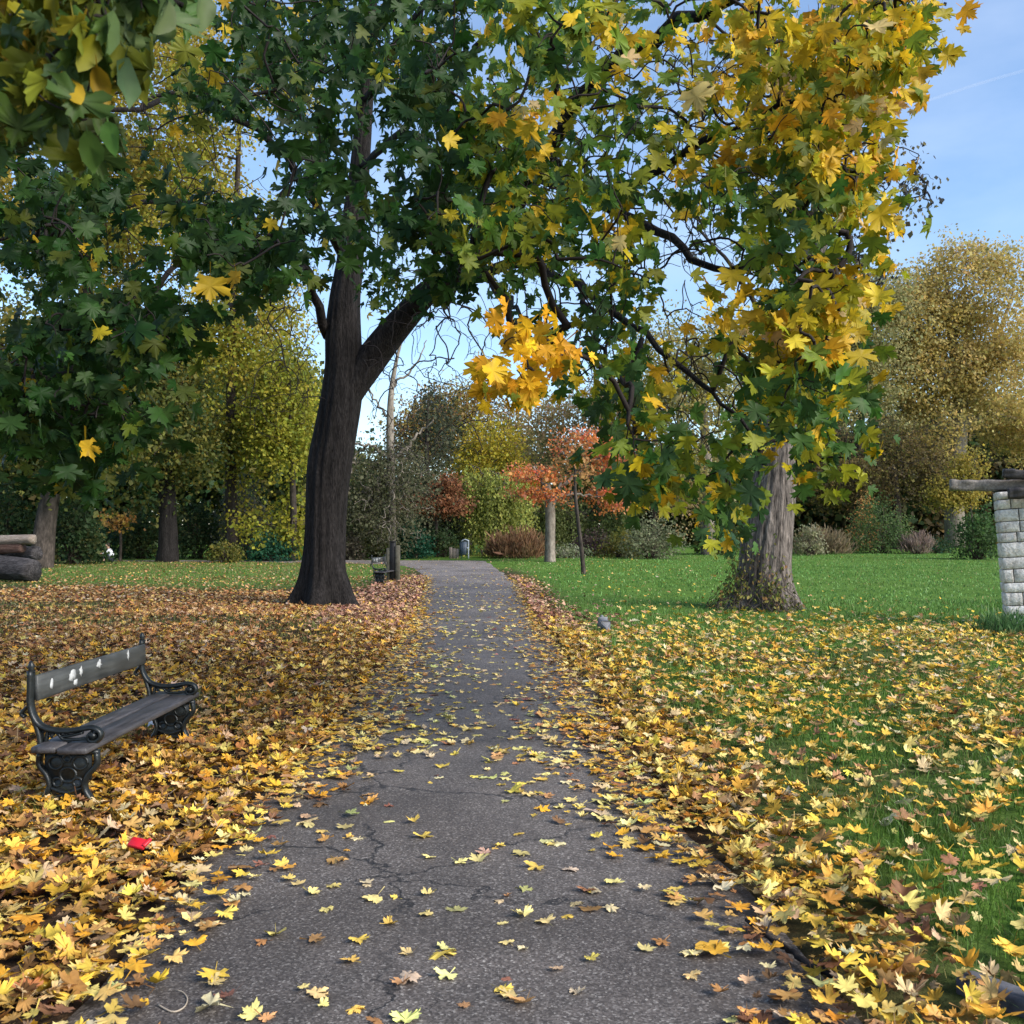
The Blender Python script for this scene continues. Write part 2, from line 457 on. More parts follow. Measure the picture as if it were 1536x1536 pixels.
def litter_density(x, y):
    xl, xr = pxl(y), pxr(y)
    nb = vnoise(x, y, 1.3, 11); nl = vnoise(x, y, .35, 12); e = (vnoise(x, y, 2.2, 13) - .5) * .5
    d = np.zeros_like(x)
    L = x < xl; R = x > xr; P = ~(L | R)
    left = np.interp(y, [3, 8, 12], [150, 130, 95]) * np.clip((27 - y + 7 * (nl - .5)) / 5, .07, 1)
    left = np.where((nl < .36) & (y > 7.5) & (xl - x > .5) & (y < 22), left * .30, left)
    left = np.maximum(left, np.where((xl - x < 1.3 + e) & (y < 38), 85 * np.clip((39 - y) / 8, 0, 1), 0))
    left = np.where(y > 27, np.maximum(left, 11), left)
    ta = np.clip((x - xl) / np.interp(y, [3, 5.5, 7, 8.5, 12, 20], [.20, .26, .52, .66, .52, .20]) + e, 0, 9)
    tb = np.clip((xr - x) / np.interp(y, [3, 6, 8, 12, 20], [.25, .44, .60, .36, .16]) + e, 0, 9)
    mid = np.interp(y, [3, 4.2, 5, 7, 12, 20, 30, 40], [6, 9, 13, 18, 15, 9, 4, .8]) * (nb * 1.6)
    path = mid + 80 * np.exp(-ta ** 2.2) + 80 * np.exp(-tb ** 2.2) * np.clip((36 - y) / 8, 0, 1)
    dr = x - xr
    band = np.interp(y, [3, 8, 12], [140, 120, 95]) * np.exp(-(dr / np.interp(y, [3, 6, 12, 22], [.55, .8, .75, .5])) ** 2) * np.clip((38 - y) / 12, 0, 1)
    lawn = np.interp(y, [3, 5, 7, 9, 14.5, 17, 19, 26, 50], [11, 19, 30, 42, 38, 14, 2.5, .9, .8]) * (.35 + 1.3 * nb)
    lawn = lawn * np.clip(1.0 - np.clip((y - 12) / 6, 0, 1) * np.clip((dr - 6) / 3, 0, 1), .05, 1)
    return np.where(L, left, np.where(R, np.maximum(band, lawn), path))

def build_litter():
    n = 1300000
    y = np.concatenate([np.sqrt(rng.uniform(2.3 ** 2, 32 ** 2, n)), np.sqrt(rng.uniform(32 ** 2, 50 ** 2, 9000))])
    x = rng.uniform(-1, 1, len(y)) * (.55 * y + 2.4)
    dens = litter_density(x, y)
    samp = np.where(y < 32, n / (32 ** 2 - 2.3 ** 2), 9000 / (50 ** 2 - 32 ** 2)) * y / (.55 * y + 2.4)
    k = rng.uniform(0, 1, len(y)) < dens * 2.9 / samp
    x, y, dens = x[k], y[k], dens[k]
    far = np.hypot(x + 2.33, (y - 6.6) * .35) < 0.0
    n = len(x)
    xl, xr = pxl(y), pxr(y)
    on = (x >= xl) & (x <= xr); L = x < xl; R = x > xr
    S = np.clip(rng.normal(.067, .017, n), .03, .105) * np.where(y > 15, 1.15, 1) * np.where(on, .92, 1)
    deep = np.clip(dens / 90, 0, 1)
    z = gz(x, y) + .012 + np.where(on, rng.uniform(.012, .02, n) + .012 * deep, rng.uniform(0, .055, n) * (deep * .8 + .3) + np.where(R, .02, 0))
    tilt = np.where(on, .12, np.where(R, .34, .32))
    Nn = unit(np.stack([rng.normal(0, 1, n) * tilt, rng.normal(0, 1, n) * tilt, np.ones(n)], 1))
    a = rng.uniform(0, 2 * np.pi, n); T = np.stack([np.cos(a), np.sin(a), np.zeros(n)], 1)
    T = unit(T - Nn * (T * Nn).sum(1, keepdims=True))
    col = palette(n, PAL_YEL)
    pn = vnoise(x, y, .5, 21)
    brn = L & (rng.uniform(0, 1, n) < np.clip((y - 10.5) / 6, 0, 1) * np.clip((xl - x - .3) / 2.0, .15, 1) * .95)
    brn |= L & (rng.uniform(0, 1, n) < .22) & (pn > .5)
    red = (y > 15.5) & (np.minimum(np.abs(x - xl), np.abs(x - xr)) < 1.7) & ~on & (rng.uniform(0, 1, n) < np.clip((y - 14) / 5, 0, .85))
    for k, p in ((brn, PAL_BRN), (red, PAL_RED), (on, PAL_PATH), (R & ~red & (x - xr > .6), PAL_LAWN)):
        col[k] = palette(int(k.sum()), p)
    edge = on & (rng.uniform(0, 1, n) < np.clip(1.15 - np.minimum(x - xl, xr - x) / .75, 0, .85)); col[edge] = palette(int(edge.sum()), PAL_YEL)
    rb = R & (x - xr <= .9) & ~red & (rng.uniform(0, 1, n) < .55); col[rb] = palette(int(rb.sum()), PAL_LAWN)
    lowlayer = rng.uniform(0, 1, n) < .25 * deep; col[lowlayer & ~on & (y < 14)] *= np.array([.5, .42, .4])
    fold = rng.normal(.12, .22, n); curl = rng.normal(.12, .36, n) * np.where(on, .85, 1.5); wave = np.abs(rng.normal(0, .035, n))
    P = np.stack([x, y, z], 1) - T * S[:, None] * .33
    px, py = project(P)
    vis = (px > 5) & (px < 1531) & (py < 1533)
    size = np.where(vis & (z > 0), S / y, 0)
    size = np.where(~on, size * .80, size)          # buried ones show less
    big = np.argsort(-size)[:290]
    isbig = np.zeros(n, bool); isbig[big] = True
    rest = ~isbig
    mb = MB()
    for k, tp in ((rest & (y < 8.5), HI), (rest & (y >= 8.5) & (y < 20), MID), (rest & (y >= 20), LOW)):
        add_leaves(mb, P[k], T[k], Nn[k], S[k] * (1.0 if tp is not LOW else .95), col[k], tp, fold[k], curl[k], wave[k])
    o = mb.build('leaf_litter', M['litter'])
    tag(o, 'carpet of fallen yellow and brown maple leaves over ground and path edges', 'leaf litter', kind='stuff')
    for i in big:
        s = slice(i, i + 1); m2 = MB()
        c = col[i].copy()
        if c[0] > .60 and c[2] > .13: hue = 'pale yellow'
        elif c[0] > .52 and c[1] > .36: hue = 'golden yellow'
        elif c[0] > .42: hue = 'orange brown'
        elif c[1] > c[0] * .9: hue = 'greenish'
        else: hue = 'dark brown'
        st = 'curled ' if abs(curl[i]) > .42 else ('folded ' if abs(fold[i]) > .38 else ('small ' if S[i] < .058 else ('broad ' if S[i] > .08 else 'flat ')))
        add_leaves(m2, P[s], T[s], Nn[s], S[s], col[s], HI, fold[s], curl[s], wave[s])
        o = m2.build('fallen_leaf', M['litter'], origin=(float(x[i]), float(y[i]), float(z[i])))
        if on[i]:
            where = 'on the asphalt by the left verge' if x[i] - xl[i] < .5 else ('on the asphalt by the right verge' if xr[i] - x[i] < .5 else 'on open asphalt mid path')
            if y[i] > 4.4: where += ' further off'
        elif L[i]: where = 'in the litter left of the path' + (' by the bench' if y[i] > 4.6 else '')
        else: where = 'on the grass right of the path' if x[i] - xr[i] > .6 else 'in the litter along the right path edge'
        tag(o, f'{st}{hue} fallen leaf {where}', 'fallen leaf', 'fallen maple leaves near the viewer')
build_litter()

# ------------------------------------------------------------------ grass
def build_grass():
    def region(x, y):
        xl, xr = pxl(y), pxr(y)
        nb = vnoise(x, y, 1.1, 31)
        r = np.clip((x - xr - .35 - .7 * (nb - .4)) / .5, 0, 1)
        l = np.where(x < xl - .4, np.clip((y - 24) / 4, 0, 1), 0)
        l2 = np.where((x < xl - .6) & (y > 7.5) & (y < 24) & (vnoise(x, y, .35, 12) < .36), .8, 0)
        foot = np.where((np.hypot(x + 2.5, (y - 5.62)) < .28), 1.0, 0)
        return np.maximum.reduce([r * (.45 + .55 * nb), l, l2, foot])
    out = []
    for y0, y1, n, h, w in ((2.3, 5.5, 90000, .060, .0042), (5.5, 11, 80000, .062, .0075), (11, 22, 62000, .065, .014), (22, 58, 95000, .050, .028)):
        y = np.sqrt(rng.uniform(y0 ** 2, y1 ** 2, n)); x = rng.uniform(-1, 1, n) * (.55 * y + 2.2)
        k = rng.uniform(0, 1, n) < region(x, y); out.append((x[k], y[k], np.full(k.sum(), h), np.full(k.sum(), w)))
    x, y, h, w = (np.concatenate(c) for c in zip(*out))
    n = len(x); h = h * rng.lognormal(0, .3, n) * (.6 + .8 * vnoise(x, y, 1.5, 33))
    a = rng.uniform(0, 2 * np.pi, n); b = rng.uniform(0, 2 * np.pi, n)
    side = np.stack([np.cos(a), np.sin(a), 0 * a], 1); lean = np.stack([np.cos(b), np.sin(b), 0 * b], 1)
    P = np.stack([x, y, gz(x, y) - .005], 1); up = np.array([0, 0, 1.0])
    ln = rng.uniform(.1, .9, n)[:, None]
    hh = h[:, None]; ww = w[:, None]
    v = np.stack([P - side * ww * .5, P + side * ww * .5, P + up * hh * .6 + lean * hh * ln * .3 + side * ww * .4,
                  P + up * hh * .6 + lean * hh * ln * .3 - side * ww * .4, P + up * hh * .92 + lean * hh * ln], 1)
    g = vnoise(x, y, .6, 34)[:, None]
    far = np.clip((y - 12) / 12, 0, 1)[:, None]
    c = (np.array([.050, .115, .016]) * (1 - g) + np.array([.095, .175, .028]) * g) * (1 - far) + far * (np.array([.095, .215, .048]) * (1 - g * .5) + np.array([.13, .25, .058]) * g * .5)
    c = c * rng.lognormal(0, .25, (n, 1))
    pt_ = np.clip((vnoise(x, y, .22, 36) - .55) * 2.2, 0, .7)[:, None] * (vnoise(x, y, .9, 37)[:, None] * .8); c = c * (1 - pt_) + np.array([.17, .19, .045]) * pt_
    dry = rng.uniform(0, 1, n) < .05; c[dry] = np.array([.30, .26, .10])
    leftfar = (x < pxl(y)); c[leftfar] = c[leftfar] * np.array([1.35, .72, 1.0])
    o5 = (np.arange(n) * 5)[:, None]
    mb = MB(); mb.add(v.reshape(-1, 3), [o5 + np.array([[0, 1, 2, 3]]), o5 + np.array([[3, 2, 4]])], np.repeat(c, 5, 0))
    tag(mb.build('grass', M['grass']), 'short green lawn grass growing beside the path', 'grass', kind='stuff')
build_grass()

# ------------------------------------------------------------------ the two big trees
G_DARK = [((.014, .042, .007), 4), ((.025, .062, .010), 3), ((.020, .046, .012), 1.6), ((.075, .10, .012), .9), ((.46, .32, .02), .16)]
G_MID = [((.045, .105, .018), 3.2), ((.085, .15, .02), 2.4), ((.05, .105, .034), 1.5), ((.24, .25, .018), 2.2), ((.54, .36, .018), 1.2), ((.15, .19, .018), 2.2)]
G_YEL = [((.54, .36, .016), 3.2), ((.60, .41, .03), 1.6), ((.30, .28, .018), 3.4), ((.56, .29, .018), 1.2), ((.13, .18, .018), 2.4), ((.56, .42, .18), .5)]
G_LOW = [((.05, .115, .02), 3.4), ((.045, .10, .034), 2.2), ((.27, .27, .018), 2), ((.56, .38, .018), 1.3), ((.14, .19, .018), 2.4)]

def trunk_ridge(k, amp, flare_z, flare):
    ph = rng.uniform(0, 6.28, 6)
    def f(a, z, i):
        r = 1 + amp * (np.sin(a * k + ph[0] + .5 * np.sin(z * 1.3)) * .5 + np.sin(a * (k * 2 + 1) + ph[1] + z * .8) * .5) + amp * .7 * np.sin(a * 3 + z * 2.1 + ph[2])
        fz = max(0, 1 - (z - 0.15) / flare_z)
        r = r + flare * fz ** 2.4 * (.55 + .45 * np.sin(a * 5 + ph[3])) ** 1.3
        return r
    return f

def clusters(pts, n_per, spread, size, pal_fn, mb, tpl=HI, sp=.5):
    k = rng.poisson(n_per, len(pts)) + 1
    c = np.repeat(pts, k, 0); n = len(c)
    P = c + rng.normal(0, spread, (n, 3)) * np.array([1, 1, .8])
    T, Nn = hanging(n, sp)
    S = np.clip(rng.normal(size, size * .2, n), size * .45, size * 1.5)
    add_leaves(mb, P, T, Nn, S, pal_fn(P, n), tpl, rng.normal(.15, .2, n), rng.normal(.05, .3, n), np.abs(rng.normal(0, .03, n)))

def by_px(fn):
    def g(P, n):
        px, py = project(P); return fn(px, py, n)
    return g

def build_maple():
    base = gp(487, 903); root = empty('maple_tree', base, 'large dark trunked maple forking beside the left of the path, crown spreading overhead', 'tree')
    Y = 20.7
    mb = MB()
    main = limb([(487, 915, Y, 76), (487, 880, Y, 69), (486, 850, Y, 62), (487, 800, Y, 58), (489, 750, Y, 59), (494, 700, Y, 63), (503, 650, Y, 62), (511, 600, Y, 60),
                 (515, 550, Y, 55), (515, 500, Y, 51), (518, 450, Y, 45), (524, 400, Y, 40), (530, 330, Y, 33), (540, 250, Y, 28), (547, 150, Y, 24), (553, 60, Y, 21), (560, -60, Y, 18), (575, -200, Y, 13), (590, -330, Y, 6)], 90)
    tube(mb, main[:, :3], main[:, 3], 80, ridge=lambda a, z, i, f=trunk_ridge(7, .045, 1.3, .62): f(a, z, i) + .028 * np.abs(np.sin(a * 12 + .8 * np.sin(z * 1.9))) ** .7 + .015 * np.sin(a * 19 + z * 1.5))
    fork = limb([(505, 640, Y, 34), (522, 592, Y, 44), (552, 545, Y, 47), (582, 505, Y - .2, 44), (612, 470, Y - .5, 40), (640, 440, Y - 1, 36), (690, 412, Y - 2, 30)], 36)
    tube(mb, fork[:, :3], fork[:, 3], 24, ridge=trunk_ridge(6, .03, -9, 0))
    lo = mb.build('trunk', M['bark_dark'], root, smooth=True, origin=base)
    # limbs
    defs = [
        [(680, 415, 18.8, 30), (740, 350, 16.5, 27), (800, 260, 14.5, 26), (845, 185, 13, 24), (900, 110, 11.5, 22), (980, 55, 10, 20), (1080, 0, 9, 16), (1190, -40, 8, 12), (1290, -20, 7.6, 7)],
        [(845, 185, 13, 16), (835, 120, 12.3, 14), (800, 40, 11.5, 12), (770, -60, 10.5, 10)],
        [(740, 350, 16.5, 18), (850, 300, 13, 16), (960, 270, 10.5, 13), (1060, 215, 9, 11), (1170, 165, 8, 8), (1290, 110, 7.4, 5)],
        [(800, 260, 14.5, 18), (880, 290, 11.5, 16), (990, 350, 9.6, 13), (1080, 400, 8.6, 10), (1180, 400, 7.8, 7), (1270, 350, 7.3, 4)],
        [(690, 412, 18.7, 20), (790, 400, 14.5, 15), (870, 430, 11.5, 13), (960, 500, 9.6, 10), (1060, 590, 8.5, 7), (1140, 680, 8.0, 4)],
        [(870, 430, 11.5, 9), (905, 520, 9.5, 7), (930, 620, 8.6, 5), (985, 720, 8.2, 3)],
        [(690, 412, 18.5, 12), (740, 430, 14, 9), (780, 470, 10, 6), (800, 520, 7.6, 4)],
        [(524, 400, Y, 16), (470, 300, 17, 13), (400, 210, 13.5, 11), (300, 150, 11, 9), (180, 160, 9, 7), (60, 190, 8, 5)],
        [(492, 505, Y, 15), (472, 440, 20, 13), (455, 400, 19, 12), (420, 350, 17, 10), (350, 315, 14, 9), (250, 305, 11, 8), (130, 330, 9, 7), (0, 360, 8, 5)],
        [(455, 400, 19, 8), (390, 440, 15, 7), (300, 480, 11.5, 6), (200, 520, 9, 5), (90, 560, 8, 3.5)],
        [(547, 150, Y, 12), (600, 60, 18, 11), (660, -40, 15, 9), (700, -150, 12, 7)],
        [(540, 250, Y, 11), (620, 180, 17, 10), (690, 110, 14, 9), (740, 30, 12, 7)],
        [(545, 130, Y, 12), (480, 20, 17, 10), (420, -60, 14, 8), (330, -120, 12, 6)],
    ]
    limbs = [limb(d, 22, .035) for d in defs]
    for L in limbs:
        m2 = MB(); tube(m2, L[:, :3], L[:, 3], 12, ridge=trunk_ridge(4, .05, -9, 0), cap=True)
        m2.build('limb', M['bark_dark'], root, smooth=True, origin=base)
    skel = limbs + [main[45:], fork]
    leaf = MB(); tw = MB()
    R1 = [(610, -20), (1385, -20), (1378, 60), (1345, 170), (1315, 230), (1325, 330), (1290, 400), (1275, 520), (1250, 600), (1150, 640), (1120, 700), (1085, 800), (1060, 815), (1010, 770), (960, 740), (930, 680), (905, 610), (850, 590), (830, 500), (760, 460), (700, 410), (640, 400), (610, 330), (640, 200)]
    Rg = [(1120, -20), (1385, -20), (1370, 70), (1350, 160), (1320, 215), (1330, 330), (1300, 400), (1260, 420), (1150, 300), (1120, 150)]
    L1 = [(-30, 190), (60, 230), (150, 260), (260, 190), (300, 110), (420, 130), (470, 210), (480, 330), (420, 400), (340, 420), (330, 520), (250, 570), (240, 630), (160, 650), (110, 720), (-30, 730)]
    U1 = [(290, -20), (640, -20), (650, 130), (640, 330), (570, 410), (480, 400), (450, 320), (470, 200), (400, 130), (300, 90)]
    def palR(px, py, n):
        w = np.clip((px - 760) / 420, 0, 1) * np.clip((640 - py) / 420, 0, 1) + (vnoise(px, py, .012, 41) - .5) * 1.1
        col = palette(n, G_MID); k = w > .50; col[k] = palette(int(k.sum()), G_YEL)
        k = (py > 430) & (w < .35); col[k] = palette(int(k.sum()), G_LOW)
        k = (px < 700) & (vnoise(px, py, .014, 43) < .55); col[k] = palette(int(k.sum()), G_DARK)
        return col
    def palL(px, py, n): return palette(n, G_DARK)
    allT = []
    def thin(q):
        return (vnoise(q[:, 0], q[:, 1], .02, 77) > np.where((q[:, 0] > 790) & (q[:, 0] < 1120) & (q[:, 1] > 40) & (q[:, 1] < 640), .26, .0)) & ~((np.abs(q[:, 0] - 540) < 40) & (q[:, 1] > 90) & (q[:, 1] < 420) & (rng.uniform(0, 1, len(q)) < .75))
    def mass(poly, n, Y0, Y1, gap, seed, per, spread, size, pf, tpl=HI):
        q, P = poly_points(poly, n, Y0, Y1, gap, .016, seed); P = P[thin(q)]
        allT.append(P); clusters(P - np.array([0, 0, .05]), per, spread, size, by_px(pf), leaf, tpl)
    mass(R1, 250, 6.0, 8.2, .40, 51, 5.5, .13, .118, palR)
    mass(R1, 340, 8.0, 12.5, .42, 52, 5.5, .18, .128, palR)
    mass(Rg, 105, 6.2, 8.2, .30, 53, 5.5, .13, .112, palR)
    mass([(1180, 400), (1275, 400), (1300, 520), (1270, 590), (1200, 600)], 40, 6, 7.5, .2, 54, 6, .12, .122, palR)
    mass([(1180, 640), (1320, 640), (1260, 740), (1210, 760)], 16, 7, 8, .2, 55, 4, .11, .118, palR)
    mass([(620, 90), (760, 90), (800, 330), (740, 420), (640, 400)], 70, 6.5, 9, .3, 56, 5.5, .14, .125, palR)
    # golden spray hanging beside the gap of sky
    q, P = poly_points([(745, 470), (850, 480), (850, 560), (790, 600), (750, 600)], 20, 5.2, 6.0, .1, .02, 57); allT.append(P)
    clusters(P, 3.2, .08, .100, lambda P, n: palette(n, [((.70, .42, .02), 4), ((.68, .34, .02), 2), ((.2, .24, .03), .8)]), leaf)
    mass(L1, 400, 5.6, 9.5, .44, 58, 5.5, .14, .112, palL)
    mass(U1, 270, 9, 16, .44, 59, 6, .22, .15, palL, MID)
    mass([(470, 230), (640, 200), (700, 330), (640, 440), (560, 430), (500, 420)], 60, 15, 19.5, .4, 60, 8, .30, .16, palL, MID)
    bareT = []
    # bare drooping twigs against the sky
    for poly, n, Y0, Y1 in (([(545, 470), (660, 440), (760, 470), (770, 640), (700, 720), (560, 700), (540, 580)], 300, 15.5, 20),
                            ([(395, 400), (480, 390), (480, 520), (465, 640), (400, 620), (380, 500)], 150, 17, 21),
                            ([(800, 60), (1120, 60), (1180, 300), (1140, 560), (1060, 720), (900, 640), (780, 400)], 520, 7.6, 12.0), ([(180, 60), (450, 120), (440, 420), (300, 560), (120, 560)], 160, 8, 13),
                            ([(330, 560), (460, 520), (440, 700), (360, 640)], 30, 14, 18)):
        q, P = poly_points(poly, n, Y0, Y1, .15, .02, n); bareT.append(P)
    # upper crown above the frame
    q, P = poly_points([(200, -700), (1000, -700), (1150, -60), (60, -60)], 90, 15, 24, .2, .01, 66); allT.append(P)
    clusters(P, 11, .5, .26, by_px(palL), leaf, MID)
    grow(tw, skel, np.concatenate(allT), 4, .0042, .44, .13, .04, None, 5)
    grow(tw, skel, np.concatenate(bareT), 4, .0034, .38, .14, .03, None, 6)
    for L in skel: tube(tw, L[:, :3], L[:, 3] * .5, 4)
    tw.build('twigs', M['twig'], root, origin=base)
    leaf.build('crown', M['leaf'], root, origin=base)
build_maple()

def build_grey_tree():
    base = gp(1140, 912); Y = base[1]
    root = empty('furrowed_tree', base, 'tall tree with thick furrowed grey trunk on the lawn right of the path', 'tree')
    mb = MB()
    main = limb([(1146, 925, Y, 84), (1146, 890, Y, 79), (1148, 850, Y, 76), (1152, 800, Y, 73), (1158, 750, Y, 68), (1165, 700, Y, 61), (1172, 640, Y, 58), (1188, 560, Y, 50), (1205, 480, Y, 40), (1222, 400, Y, 32), (1232, 300, Y, 27), (1240, 200, Y, 23), (1245, 80, Y, 19), (1250, -60, Y, 15), (1255, -200, Y, 8)], 130)
    ph = rng.uniform(0, 6.28, 8)
    def ridge(a, z, i):
        zz = z * 1.1
        r = 1 + .075 * np.abs(np.sin(a * 9 + ph[0] + .9 * np.sin(zz * 1.7 + ph[1]))) ** .6 + .05 * np.abs(np.sin(a * 14 + ph[2] + 1.3 * np.sin(zz * 2.3 + ph[3]))) ** .7 + .03 * np.sin(a * 3 + ph[4] + zz * .8)
        f = max(0, 1 - (z - .1) / .9)
        return r - .09 + .42 * f ** 2.2 * (.5 + .5 * np.sin(a * 5 + ph[5])) + .12 * f
    tube(mb, main[:, :3], main[:, 3], 96, ridge=ridge)
    mb.build('trunk', M['bark_grey'], root, smooth=True, origin=base)
    limbs = [limb(d, 16, .04) for d in (
        [(1228, 340, Y, 12), (1260, 300, Y - .5, 9), (1310, 270, Y - 1, 6), (1360, 260, Y - 1, 3)],
        [(1240, 200, Y, 10), (1290, 140, Y - .5, 8), (1340, 80, Y - 1, 5), (1385, 20, Y - 1, 3)],
        [(1188, 560, Y, 12), (1150, 480, Y - .5, 9), (1100, 400, Y - 1, 6), (1040, 340, Y, 4)],
        [(1232, 300, Y, 10), (1180, 220, Y + .5, 8), (1120, 130, Y + 1, 5)],
        [(1205, 480, Y, 9), (1245, 440, Y, 6), (1290, 410, Y, 4), (1330, 400, Y, 2)])]
    for L in limbs:
        m2 = MB(); tube(m2, L[:, :3], L[:, 3], 8); m2.build('limb', M['bark_far'], root, smooth=True, origin=base)
    tw = MB(); lf = MB(); T = []
    for poly, n in (([(1250, 210), (1330, 200), (1405, 250), (1395, 320), (1320, 370), (1250, 420), (1230, 330)], 190), ([(1250, 40), (1390, -20), (1390, 60), (1340, 110), (1260, 150)], 90),
                    ([(1000, 60), (1230, 60), (1220, 330), (1060, 420), (980, 300)], 160), ([(1220, 380), (1330, 370), (1330, 440), (1240, 470)], 60)):
        q, P = poly_points(poly, n, Y - 1.6, Y + 1.6, .1, .02, n); T.append(P)
    T = np.concatenate(T)
    grow(tw, limbs + [main[60:]], T, 4, .0048, .42, .05, .06)
    for L in limbs + [main[60:]]: tube(tw, L[:, :3], L[:, 3] * .5, 4)
    tw.build('twigs', M['twig'], root, origin=base)
    clusters(T, 3.2, .16, .10, lambda P, n: palette(n, [((.05, .05, .05), 3), ((.10, .09, .05), 2), ((.2, .17, .06), 1)]), lf, LOW)
    lf.build('crown', M['far_leaf'], root, origin=base)
    # climber on the lower trunk
    iv = empty('ivy_climber', base + np.array([-.45, -.75, 0]), 'straggly yellow green creeper growing over the base of the furrowed trunk', 'climber')
    st = MB(); il = MB(); org = base + np.array([-.45, -.75, 0])
    for k in range(46):
        a = rng.uniform(-2.9, -1.0); z0 = 0.0; zt = rng.uniform(.25, 1.55) * (1.0 if a < -1.5 else .75)
        zs = np.linspace(0, zt, 9); rr = .60 + .55 * np.clip(1 - zs / .8, 0, 1) ** 2
        aa = a + np.cumsum(rng.normal(0, .07, 9))
        Pp = np.stack([base[0] + np.cos(aa) * rr * 1.02, base[1] + np.sin(aa) * rr * 1.02, base[2] + zs], 1) + rng.normal(0, .02, (9, 3))
        tube(st, Pp, np.linspace(.009, .003, 9), 4)
        c = Pp[rng.integers(1, 9, 16)]; n = len(c)
        P = c + rng.normal(0, .06, (n, 3)); Tt, Nn = hanging(n, .9)
        add_leaves(il, P, Tt, Nn, rng.uniform(.05, .10, n), palette(n, [((.20, .22, .05), 3), ((.09, .12, .03), 3), ((.34, .28, .07), 1.5), ((.25, .14, .05), 1)]), OVAL, rng.normal(.1, .2, n))
    st.build('stems', M['twig_far'], iv, origin=org); il.build('leaves', M['leaf'], iv, origin=org)
build_grey_tree()

def build_near_bough():
    base = np.array([-3.1, .9, 0.0])
    root = empty('overhanging_tree', base, 'pale drooping leafy bough hanging close overhead in the top left corner', 'tree')
    tr = MB(); P = smooth_path([[*base, .16], [-3.05, .95, 1.2, .13], [-2.95, 1.0, 2.3, .11], [-2.75, 1.05, 3.4, .08], [-2.6, 1.1, 4.6, .03]], 30)
    tube(tr, P[:, :3], P[:, 3], 16, ridge=trunk_ridge(5, .05, .5, .5)); tr.build('trunk', M['bark_dark'], root, smooth=True, origin=base)
    L = smooth_path([[-2.95, 1.0, 2.4, .035], [-2.2, 1.5, 2.85, .028], [-1.5, 1.85, 2.9, .02], [-1.0, 2.05, 2.78, .012], [-.7, 2.1, 2.68, .006]], 24)
    lb = MB(); tube(lb, L[:, :3], L[:, 3], 8); lb.build('branch', M['bark_dark'], root, smooth=True, origin=base)
    q, T1 = poly_points([(-60, -60), (270, -60), (250, 40), (160, 90), (150, 180), (60, 200), (-60, 190)], 120, 1.8, 2.7, .0, .02, 71)
    tw = MB(); tube(tw, L[:, :3], L[:, 3] * .5, 4); grow(tw, [L], T1, 4, .0022, .4, .1, .05); tw.build('twigs', M['twig'], root, origin=base)
    k = rng.poisson(3.2, len(T1)) + 1; c = np.repeat(T1, k, 0); n = len(c)
    Pl = c + rng.normal(0, .035, (n, 3)); Tt, Nn = hanging(n, .28)
    Nn = unit(np.stack([rng.normal(0, .8, n), rng.normal(-.6, .6, n), rng.normal(.1, .3, n)], 1))
    px, py = project(Pl)
    col = palette(n, [((.06, .11, .02), 3), ((.10, .15, .055), 1.8), ((.14, .16, .018), 2)])
    kk = (px < 150) & (py < 150) & (rng.uniform(0, 1, n) < .75); col[kk] = palette(int(kk.sum()), [((.22, .20, .012), 3), ((.30, .20, .012), 1.4), ((.13, .15, .016), 1.5)])
    lf = MB(); S = np.clip(rng.normal(.068, .014, n), .04, .095); hi = rng.uniform(0, 1, n) < .6
    for k, tp, f0 in ((hi, HI, .9), (~hi, OVAL, .35)):
        add_leaves(lf, Pl[k], Tt[k], Nn[k], S[k], col[k], tp, rng.normal(f0, .35, k.sum()), rng.normal(.1, .4, k.sum()), np.abs(rng.normal(0, .04, k.sum())))
    lf.build('leaves', M['leaf'], root, origin=base)
build_near_bough()

# ------------------------------------------------------------------ background trees and shrubs
def blob_points(ells, n, Y, flat=1.0, shell=.55):
    """cluster centres in ellipsoids given as px, py, rx, ry (pixels at distance Y)"""
    w = np.array([e[2] * e[3] * (e[4] if len(e) > 4 else 1) for e in ells], float); w /= w.sum()
    ch = rng.choice(len(ells), n, p=w); out = np.zeros((n, 3)); nrm = np.zeros((n, 3))
    d = unit(rng.normal(0, 1, (n, 3))); r = (shell + (1 - shell) * rng.uniform(0, 1, n) ** .6)
    lump = 1 + .26 * np.sin(d[:, 0] * 5 + ch * 2.1) * np.cos(d[:, 2] * 6 + ch * 1.3 + d[:, 1] * 4) + .14 * np.sin(d[:, 0] * 11 + ch) * np.sin(d[:, 2] * 10 + ch * 2)
    r = r * lump * (1 + np.abs(rng.normal(0, .10, n)))
    for i, e in enumerate(ells):
        k = ch == i; c = pt(e[0], e[1], Y); rx = e[2] / F * Y; rz = e[3] / F * Y; ry = (rx + rz) / 2 * flat
        out[k] = c + d[k] * r[k, None] * np.array([rx, ry, rz]); nrm[k] = d[k]
    return out, nrm

